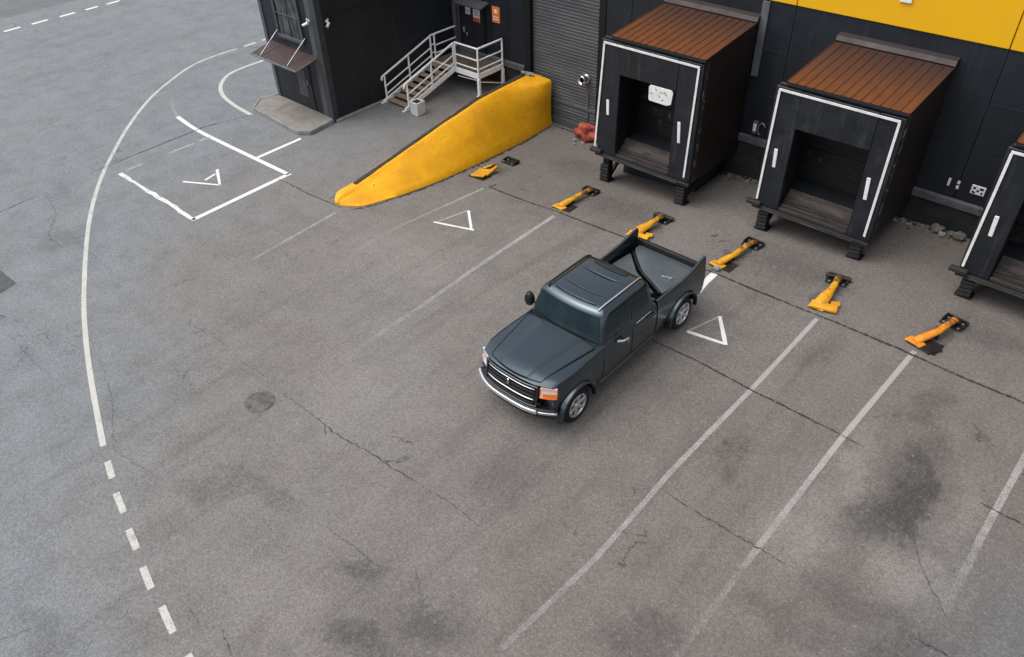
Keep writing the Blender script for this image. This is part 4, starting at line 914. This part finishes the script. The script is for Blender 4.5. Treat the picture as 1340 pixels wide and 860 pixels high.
# hood panel
def hoodpt(u,v):  # u across -1..1, v along 0..1
    y=lerp(.12,1.47,v)+.05*(u*u)*(1-v)*2.2-.06*(1-u*u)*v*.0
    hwid=lerp(.565,.765,v); x=u*hwid
    z=topZ(y)+.046-.024*abs(u)**2.6+.018*(1 if abs(u)<.62 else 0)*sstep(.62,.52,abs(u))-.035*(1-v)**6
    return ((x,y,z),(0,0,1))
mb=MB(); mb.grid(hoodpt,frange(-1,1,33),frange(0,1,22),.03); hd=K(mb,'hood',M['paint'],smooth=40,bevel=.006)
gap=[hoodpt(-1.012,v)[0] for v in frange(1,0,16)]+[Vector(hoodpt(u,0)[0])+Vector((0,-.008,0)) for u in frange(-1,1,16)]+[hoodpt(1.012,v)[0] for v in frange(0,1,16)]
mb=MB(); mb.tube([Vector(q)+Vector((0,0,-.004)) for q in gap],.011,6); K(mb,'panel_gap',M['black'],hd)
for s in (-1,1):
    mb=MB(); mb.tube([Vector(hoodpt(s*.60,v)[0])+Vector((0,0,.0005)) for v in frange(.03,.99,14)],.004,6); K(mb,'crease',M['paint'],hd,smooth=50)
# cowl and wipers
def cabX(z): return .845-.215*max(0,z-1.2)
def wsY(x,z): return 1.50+.36*(z-1.2)+.10*(abs(x)/.8)**2
def rearY(x,z): return 3.30-.22*(z-1.2)-.04*(abs(x)/.8)**2
mb=MB(); mb.grid(lambda u,v:((u*.74,lerp(1.425,wsY(u*.74,1.22)+.01,v)+.07*u*u*(1-v),topZ(1.45)+.012),(0,0,1)),frange(-1,1,15),[0,1],.03); K(mb,'cowl',M['truck_black'])
for x in (-.42,.18):
    mb=MB(); mb.tube([(x+.18,1.46,1.235),(x-.05,wsY(x-.05,1.27)-.035,1.27),(x-.40,wsY(x-.4,1.235)-.035,1.245)],.013,6); K(mb,'wiper',M['black'],smooth=40)
# greenhouse
def ring(z,ins):
    xh=cabX(z)-ins; pts=[]
    nC=5
    xs_=frange(-1,1,13)
    r=.10
    for u in xs_: pts.append((u*(xh-r*.35),wsY(u*xh,z)+ins))
    ysd=[wsY(xh,z)+ins+.05]+frange(wsY(xh,z)+ins+.16,rearY(xh,z)-ins-.16,8)+[rearY(xh,z)-ins-.05]
    for y in ysd: pts.append((xh,y))
    for u in xs_[::-1]: pts.append((u*(xh-r*.35),rearY(u*xh,z)-ins))
    for y in ysd[::-1]: pts.append((-xh,y))
    return pts
levels=[(1.10,0),(1.2,0),(1.35,0),(1.5,0),(1.64,.0),(1.715,.012),(1.755,.04),(1.785,.09),(1.802,.17),(1.812,.30)]
mb=MB();vs=[];fs=[]
for z,ins in levels: vs+=[(x,y,z) for x,y in ring(z,ins)]
k=len(ring(1.2,0))
for i in range(len(levels)-1):
    for j in range(k): fs.append((i*k+j,i*k+(j+1)%k,(i+1)*k+(j+1)%k,(i+1)*k+j))
# roof top as strips between front row and back row
o=(len(levels)-1)*k; nf=13; ns=10
for j in range(nf-1): pass
top=list(range(o,o+k))
A_=top[:nf]; B_=top[nf+ns:nf+ns+nf][::-1]
for j in range(nf-1): fs.append((A_[j],A_[j+1],B_[j+1],B_[j]))
fs.append(tuple([A_[nf-1]]+top[nf:nf+ns]+[B_[nf-1]])); fs.append(tuple([A_[0],B_[0]]+top[nf+ns+nf:]))
fs.append(tuple(range(k))[::-1])
mb.add(vs,fs); cab=K(mb,'cab',M['paint'],smooth=50)
# glass
def wspt(u,z,off):
    xh=cabX(z)-.075; x=u*xh; nn=Vector((0,-1,.36)).normalized(); return (Vector((x,wsY(x,z)+ (0 if z<1.7 else .0),z))+nn*off,nn)
mb=MB(); mb.grid(lambda u,v:wspt(u,v,.008),frange(-1,1,15),frange(1.245,1.70,8),.012); ws=K(mb,'windshield',M['glass'],smooth=40)
def rearpt(u,z,off):
    xh=cabX(z)-.10; x=u*xh; nn=Vector((0,1,.22)).normalized(); return (Vector((x,rearY(x,z),z))+nn*off,nn)
mb=MB(); mb.grid(lambda u,v:rearpt(u,v,.008),frange(-1,1,13),frange(1.30,1.66,5),.012); K(mb,'rear_window',M['glass'],smooth=40)
for s in (-1,1):
    def sidept(a,z):
        nn=Vector((s,0,.31)).normalized(); return (Vector((s*cabX(z),a,z))+nn*.008,nn)
    def panel(y0b,y1b,y0t,y1t,name):
        mb=MB()
        def fn(u,v):
            z=lerp(1.255,1.66,v); y=lerp(lerp(y0b,y0t,v),lerp(y1b,y1t,v),u); return sidept(y,z)
        mb.grid(fn,frange(0,1,8),frange(0,1,5),.012); return K(mb,name,M['glass'],smooth=40)
    panel(1.72,2.44,1.87,2.46,'side_window'); panel(2.51,3.12,2.52,3.04,'side_window')
# roof details: sunroof panels, rails, rear slot
def roofz(x,y):
    return 1.806-.05*(abs(x)/.62)**4-.02*((y-2.45)/.7)**2
for y0,y1,wd in ((1.90,2.14,.47),(2.16,2.66,.485)):
    mb=MB(); mb.grid(lambda u,v:((u*wd,lerp(y0,y1,v)-.05*(1-u*u),1.826-.02*u*u-.012*abs(v-.5)),(0,0,1)),frange(-1,1,13),frange(0,1,6),.02); K(mb,'sunroof',M['paint'],bevel=.006,smooth=40)
mb=MB(); mb.grid(lambda u,v:((u*.44,lerp(2.71,3.0,v)-.05*(1-u*u),1.824-.02*u*u),(0,0,1)),frange(-1,1,11),frange(0,1,4),.02); K(mb,'roof_panel',M['paint'],bevel=.006,smooth=40)
mb=MB(); mb.grid(lambda u,v:((u*.38,lerp(2.93,3.01,v)-.05*(1-u*u),1.845-.02*u*u),(0,0,1)),frange(-1,1,11),[0,1],.02); K(mb,'rear_slot',M['truck_black'],bevel=.006)  # black bar standing in for the dark recessed slot
for s in (-1,1):
    mb=MB(); mb.tube([(s*.575,1.80,1.785),(s*.59,1.92,1.825),(s*.60,2.5,1.835),(s*.595,3.0,1.825),(s*.58,3.1,1.785)],.014,8); K(mb,'roof_rail',M['silver'] if s>0 else M['truck_black'],smooth=50)  # right rail silver to paint the lit roof edge, left rail black
for yy,wd in ((1.885,.47),(2.15,.48),(2.68,.46)):
    mb=MB(); mb.tube([(u*wd,yy-.05*(1-u*u),1.822-.02*u*u) for u in frange(-1,1,13)],.008,6); K(mb,'roof_seam',M['black'])
# doors, sills, handles
for s in (-1,1):
    def dpt(y,z,off):
        x=sideX(y,z)+off; return (Vector((s*x,y,z)),Vector((s,0,.05)))
    for (y0,y1) in ((1.60,2.46),(2.485,3.22)):
        mb=MB(); mb.grid(lambda u,v:dpt(u,v,.010),frange(y0,y1,10),frange(.50,1.155,12),.012); dr=K(mb,'door',M['paint'],smooth=40,bevel=.004)
        yh=y1-.17
        if s>0 and y0<2: # front door: bright curved handle/mirror bracket
            mb=MB(); mb.tube([(s*(sideX(2.0,1.1)+.02),1.98,1.13),(s*(sideX(2.1,1.08)+.09),2.08,1.12),(s*(sideX(2.2,1.06)+.10),2.22,1.10),(s*(sideX(2.25,1.0)+.07),2.24,.98)],.026,8); K(mb,'handle',M['chrome'],dr,smooth=50)
        else:
            mb=MB(); mb.tube([(s*(sideX(yh,1.07)+.01),yh-.11,1.08),(s*(sideX(yh,1.07)+.05),yh-.08,1.08),(s*(sideX(yh,1.07)+.05),yh+.08,1.08),(s*(sideX(yh,1.07)+.01),yh+.11,1.08)],.014,8); K(mb,'handle',M['truck_black'],dr,smooth=50)
    mb=MB(); mb.bar((s*(sideX(2.6,1.15)+.02),2.62,1.15),(s*(sideX(3.1,1.15)+.02),3.08,1.15),.016); K(mb,'waist_trim',M['silver'],bevel=.004)
    mb=MB(); mb.bar((s*(hw(2.4)*.955+.02),1.50,.435),(s*(hw(2.4)*.955+.02),3.24,.45),.05,.035); K(mb,'sill_trim',M['wall_post'],bevel=.008)
# mirror on the far side
mb=MB(); mb.tube([(-.80,1.78,1.27),(-.93,1.72,1.30)],.022,8); mr=K(mb,'mirror',M['truck_black'],smooth=50)
mb=MB(); mb.lathe([(-.07,.03),(-.055,.10),(0,.125),(.05,.12),(.055,.10),(.05,.01)],(0,0,0),'y',20); mb.v=[(x*.8-.975,y+1.72,z*1.25+1.34) for x,y,z in mb.v]; K(mb,'mirror_head',M['truck_black'],mr,smooth=50)
# bed: U-section loft with rails rising to the rear tips
bs=[3.34,3.6,3.9,4.2,4.5,4.7,4.85,4.95,5.03,5.06]
def railZ(y): return 1.215+.13*sstep(4.3,5.06,y)
mb=MB();vs=[];fs=[]
for y in bs:
    rz=railZ(y); w_=.895+.018*math.exp(-((y-4.3)/.4)**2)
    half=[(0,.42),(.60,.42),(.84*1,.42),(w_*.975,.50),(w_*.995,.70),(w_,.88),(w_*.985,1.05),(w_*.965,rz-.03),(w_*.95,rz),(w_*.90,rz),(w_*.88,rz-.03),(w_*.865,.90),(w_*.86,.78),(0,.78)]
    full=[(x,z) for x,z in half]+[(-x,z) for x,z in half[::-1] if x>0]
    tip=sstep(4.7,5.06,y)
    vs+=[(x,y,z) for x,z in full]
k=len(full)
for i in range(len(bs)-1):
    for j in range(k): fs.append((i*k+j,i*k+(j+1)%k,(i+1)*k+(j+1)%k,(i+1)*k+j))
fs.append(tuple(range(k))[::-1]); fs.append(tuple((len(bs)-1)*k+j for j in range(k)))
mb.add(vs,fs); bed=K(mb,'bed',[M['paint'],M['black']],smooth=40)
boolean_cut(bed,[(4.30,.36,.46)])
mb=MB(); mb.box(-.765,.765,3.345,3.41,.785,1.2); mb.box(-.5,.5,3.40,3.46,.785,1.02); K(mb,'bulkhead',M['paint'],bevel=.015)
mb=MB(); mb.box(-.76,.76,4.97,5.055,.60,1.145); tg=K(mb,'tailgate',M['truck_black'],bevel=.02)
mb=MB(); mb.bar((-.76,5.01,1.15),(.76,5.01,1.15),.085,.02); K(mb,'tailgate_cap',M['truck_black'],tg,bevel=.008)
# slate sheet over the bed, folded back at the front left
def sheet(outline,z,name,bow=.02):
    mb=MB(); n_=len(outline); cx_=sum(p[0] for p in outline)/n_; cy_=sum(p[1] for p in outline)/n_
    vs=[];fs=[];Rn=5
    for r in range(Rn+1):
        for x,y in outline:
            q=r/Rn; X,Y=lerp(cx_,x,q),lerp(cy_,y,q); vs.append((X,Y,z+bow*(1-q*q)+.006*noise.noise(Vector((X*3,Y*3,0)))))
    for r in range(Rn):
        for j in range(n_): fs.append((r*n_+j,(r+1)*n_+j,(r+1)*n_+(j+1)%n_,r*n_+(j+1)%n_))
    m_=len(vs); vs+=[(x,y,z-.03) for x,y in outline]; fs+=[(Rn*n_+j,m_+j,m_+(j+1)%n_,Rn*n_+(j+1)%n_) for j in range(n_)]
    mb.add(vs,fs); return K(mb,name,M['cover'],smooth=50)
arc=smooth_poly([(.66,3.82),(.30,4.02),(-.05,4.18),(-.36,4.46),(-.60,4.70)],2)
cv=sheet(arc+[(-.66,4.80),(-.66,4.955),(-.2,4.965),(.3,4.965),(.71,4.955),(.72,4.4)],1.035,'bed_cover')
arc2=smooth_poly([(.50,3.76),(.22,3.93),(-.12,4.10),(-.43,4.38),(-.66,4.62)],2)
sheet([(-.68,4.55),(-.72,4.1),(-.70,3.62),(-.3,3.60),(.25,3.66)]+arc2,1.0,'folded_cover',.03)
mb=MB(); mb.tube([(x-.03,y-.03,1.035) for x,y in arc],.017,8); K(mb,'cover_hem',M['truck_black'],cv,smooth=50)
mb=MB(); mb.tube([(.34,4.28,1.057),(.45,4.30,1.065),(.56,4.34,1.06),(.52,4.27,1.055)],.012,6); K(mb,'cover_strap',M['silver'],cv,smooth=50)
# rear bumper and tail lights
mb=MB(); mb.box(-.80,.80,5.06,5.16,.50,.62); K(mb,'rear_bumper',M['chrome'],bevel=.03)
for s in (-1,1):
    mb=MB(); mb.box(s*.82-.04,s*.82+.03,5.05,5.075,.80,1.08); K(mb,'tail_light',M['tail'],bevel=.012)
# arches
for yc,xx in ((.85,.935),(4.30,.925)):
    for s in (-1,1):
        mb=MB();vs=[];fs=[];nseg=22
        for i in range(nseg+1):
            a=lerp(-.10,math.pi+.10,i/nseg); cy_,cz=math.cos(a),math.sin(a)
            for (rr,xo) in ((.455,-.05),(.455,.004),(.472,.036),(.512,.026),(.530,-.05)):
                vs.append((s*(xx+xo-.035*(1-max(0,cz))*.3),yc+cy_*rr,.36+cz*rr))
        for i in range(nseg):
            for j in range(5): fs.append((i*5+j,i*5+(j+1)%5,(i+1)*5+(j+1)%5,(i+1)*5+j))
        fs+= [tuple(range(5)),tuple(nseg*5+j for j in range(5))[::-1]]
        mb.add(vs,fs); K(mb,'fender_flare',M['paint'],smooth=35)
# wheels
def wheel(x,y,s):
    mb=MB(); mb.lathe([(s*.0,.05),(s*.115,.05),(s*.125,.03)],(x,y,.36),'x',16); w=K(mb,'wheel',M['silver'],smooth=40)
    mb=MB(); mb.lathe([(-.12,.25),(-.125,.31),(-.10,.345),(-.05,.36),(.05,.36),(.10,.345),(.125,.31),(.12,.25),(.06,.24),(-.06,.24)],(x,y,.36),'x',40,True)
    for i in range(40):
        a=2*math.pi*i/40
        for q in (-.045,.045): mb.obox((x+q,y+math.cos(a)*.358,.36+math.sin(a)*.358),(.035,0,0),(0,-math.sin(a)*.016,math.cos(a)*.016),(0,math.cos(a)*.010,math.sin(a)*.010))
    K(mb,'tyre',M['tyre'],w,smooth=40)
    mb=MB(); mb.lathe([(s*-.08,.245),(s*.10,.248),(s*.122,.243),(s*.122,.215),(s*.085,.205),(s*-.05,.20)],(x,y,.36),'x',40)
    mb.f=mb.f[:-2]; mb.mi=mb.mi[:-2]
    for i in range(6):
        a=2*math.pi*i/6+.3; c_=Vector((x+s*.092,y+math.cos(a)*.125,.36+math.sin(a)*.125))
        mb.obox(c_,(.018*s,0,0),(0,-math.sin(a)*.034,math.cos(a)*.034),(s*.010,math.cos(a)*.085,math.sin(a)*.085))
    K(mb,'rim',M['silver'],w,bevel=.006,smooth=40)
    mb=MB(); mb.lathe([(s*-.02,.19),(s*-.015,.01)],(x,y,.36),'x',24); K(mb,'brake_disc',M['black'],w)
for y in (.85,4.30):
    for s in (-1,1): wheel(s*.80,y,s)
# underbody
mb=MB(); mb.box(-.6,.6,.5,4.9,.24,.41); K(mb,'chassis',M['black'])

# ------------------------------------------------------------------ camera, light
cam=bpy.data.cameras.new('camera'); co=bpy.data.objects.new('camera',cam); C.objects.link(co); bpy.context.scene.camera=co
yaw,pit,rol=R(-43.2286),R(39.6327),R(-2.0207)
f=Vector((math.sin(yaw)*math.cos(pit),math.cos(yaw)*math.cos(pit),-math.sin(pit))); r=f.cross(Vector((0,0,1))).normalized(); u=r.cross(f)
c,s=math.cos(rol),math.sin(rol); r2,u2=c*r+s*u,-s*r+c*u
co.matrix_world=Matrix(((r2.x,u2.x,-f.x,0),(r2.y,u2.y,-f.y,0),(r2.z,u2.z,-f.z,10.4),(0,0,0,1)))
cam.sensor_fit='HORIZONTAL'; cam.sensor_width=36; cam.lens=36*1022.0/1340; cam.clip_end=2000
sc=bpy.context.scene
w=bpy.data.worlds.new('World'); sc.world=w; w.use_nodes=True; nt=w.node_tree; nt.nodes.clear()
SUN_EL,SUN_AZ=62,222       # degrees; azimuth measured from +Y (behind the warehouse) towards +X
sky=nt.nodes.new('ShaderNodeTexSky'); sky.sky_type='NISHITA'; sky.sun_disc=False; sky.sun_elevation=R(SUN_EL); sky.sun_rotation=R(SUN_AZ); sky.air_density=1; sky.dust_density=4; sky.ozone_density=1
hs=nt.nodes.new('ShaderNodeHueSaturation'); hs.inputs['Saturation'].default_value=.34
bg=nt.nodes.new('ShaderNodeBackground'); bg.inputs[1].default_value=.15; ow=nt.nodes.new('ShaderNodeOutputWorld')
nt.links.new(sky.outputs[0],hs.inputs['Color']); nt.links.new(hs.outputs[0],bg.inputs[0]); nt.links.new(bg.outputs[0],ow.inputs[0])
L=bpy.data.lights.new('sun','SUN'); L.energy=.95; L.angle=R(70); L.color=(1,.96,.90); lo=bpy.data.objects.new('sun',L); C.objects.link(lo)
el,az=R(SUN_EL),R(SUN_AZ); d=Vector((math.sin(az)*math.cos(el),math.cos(az)*math.cos(el),math.sin(el))); lo.rotation_euler=d.to_track_quat('Z','Y').to_euler()
vs_=sc.view_settings; vs_.view_transform='Standard'; vs_.look='None'; vs_.gamma=1; vs_.exposure=.70; vs_.use_curve_mapping=False
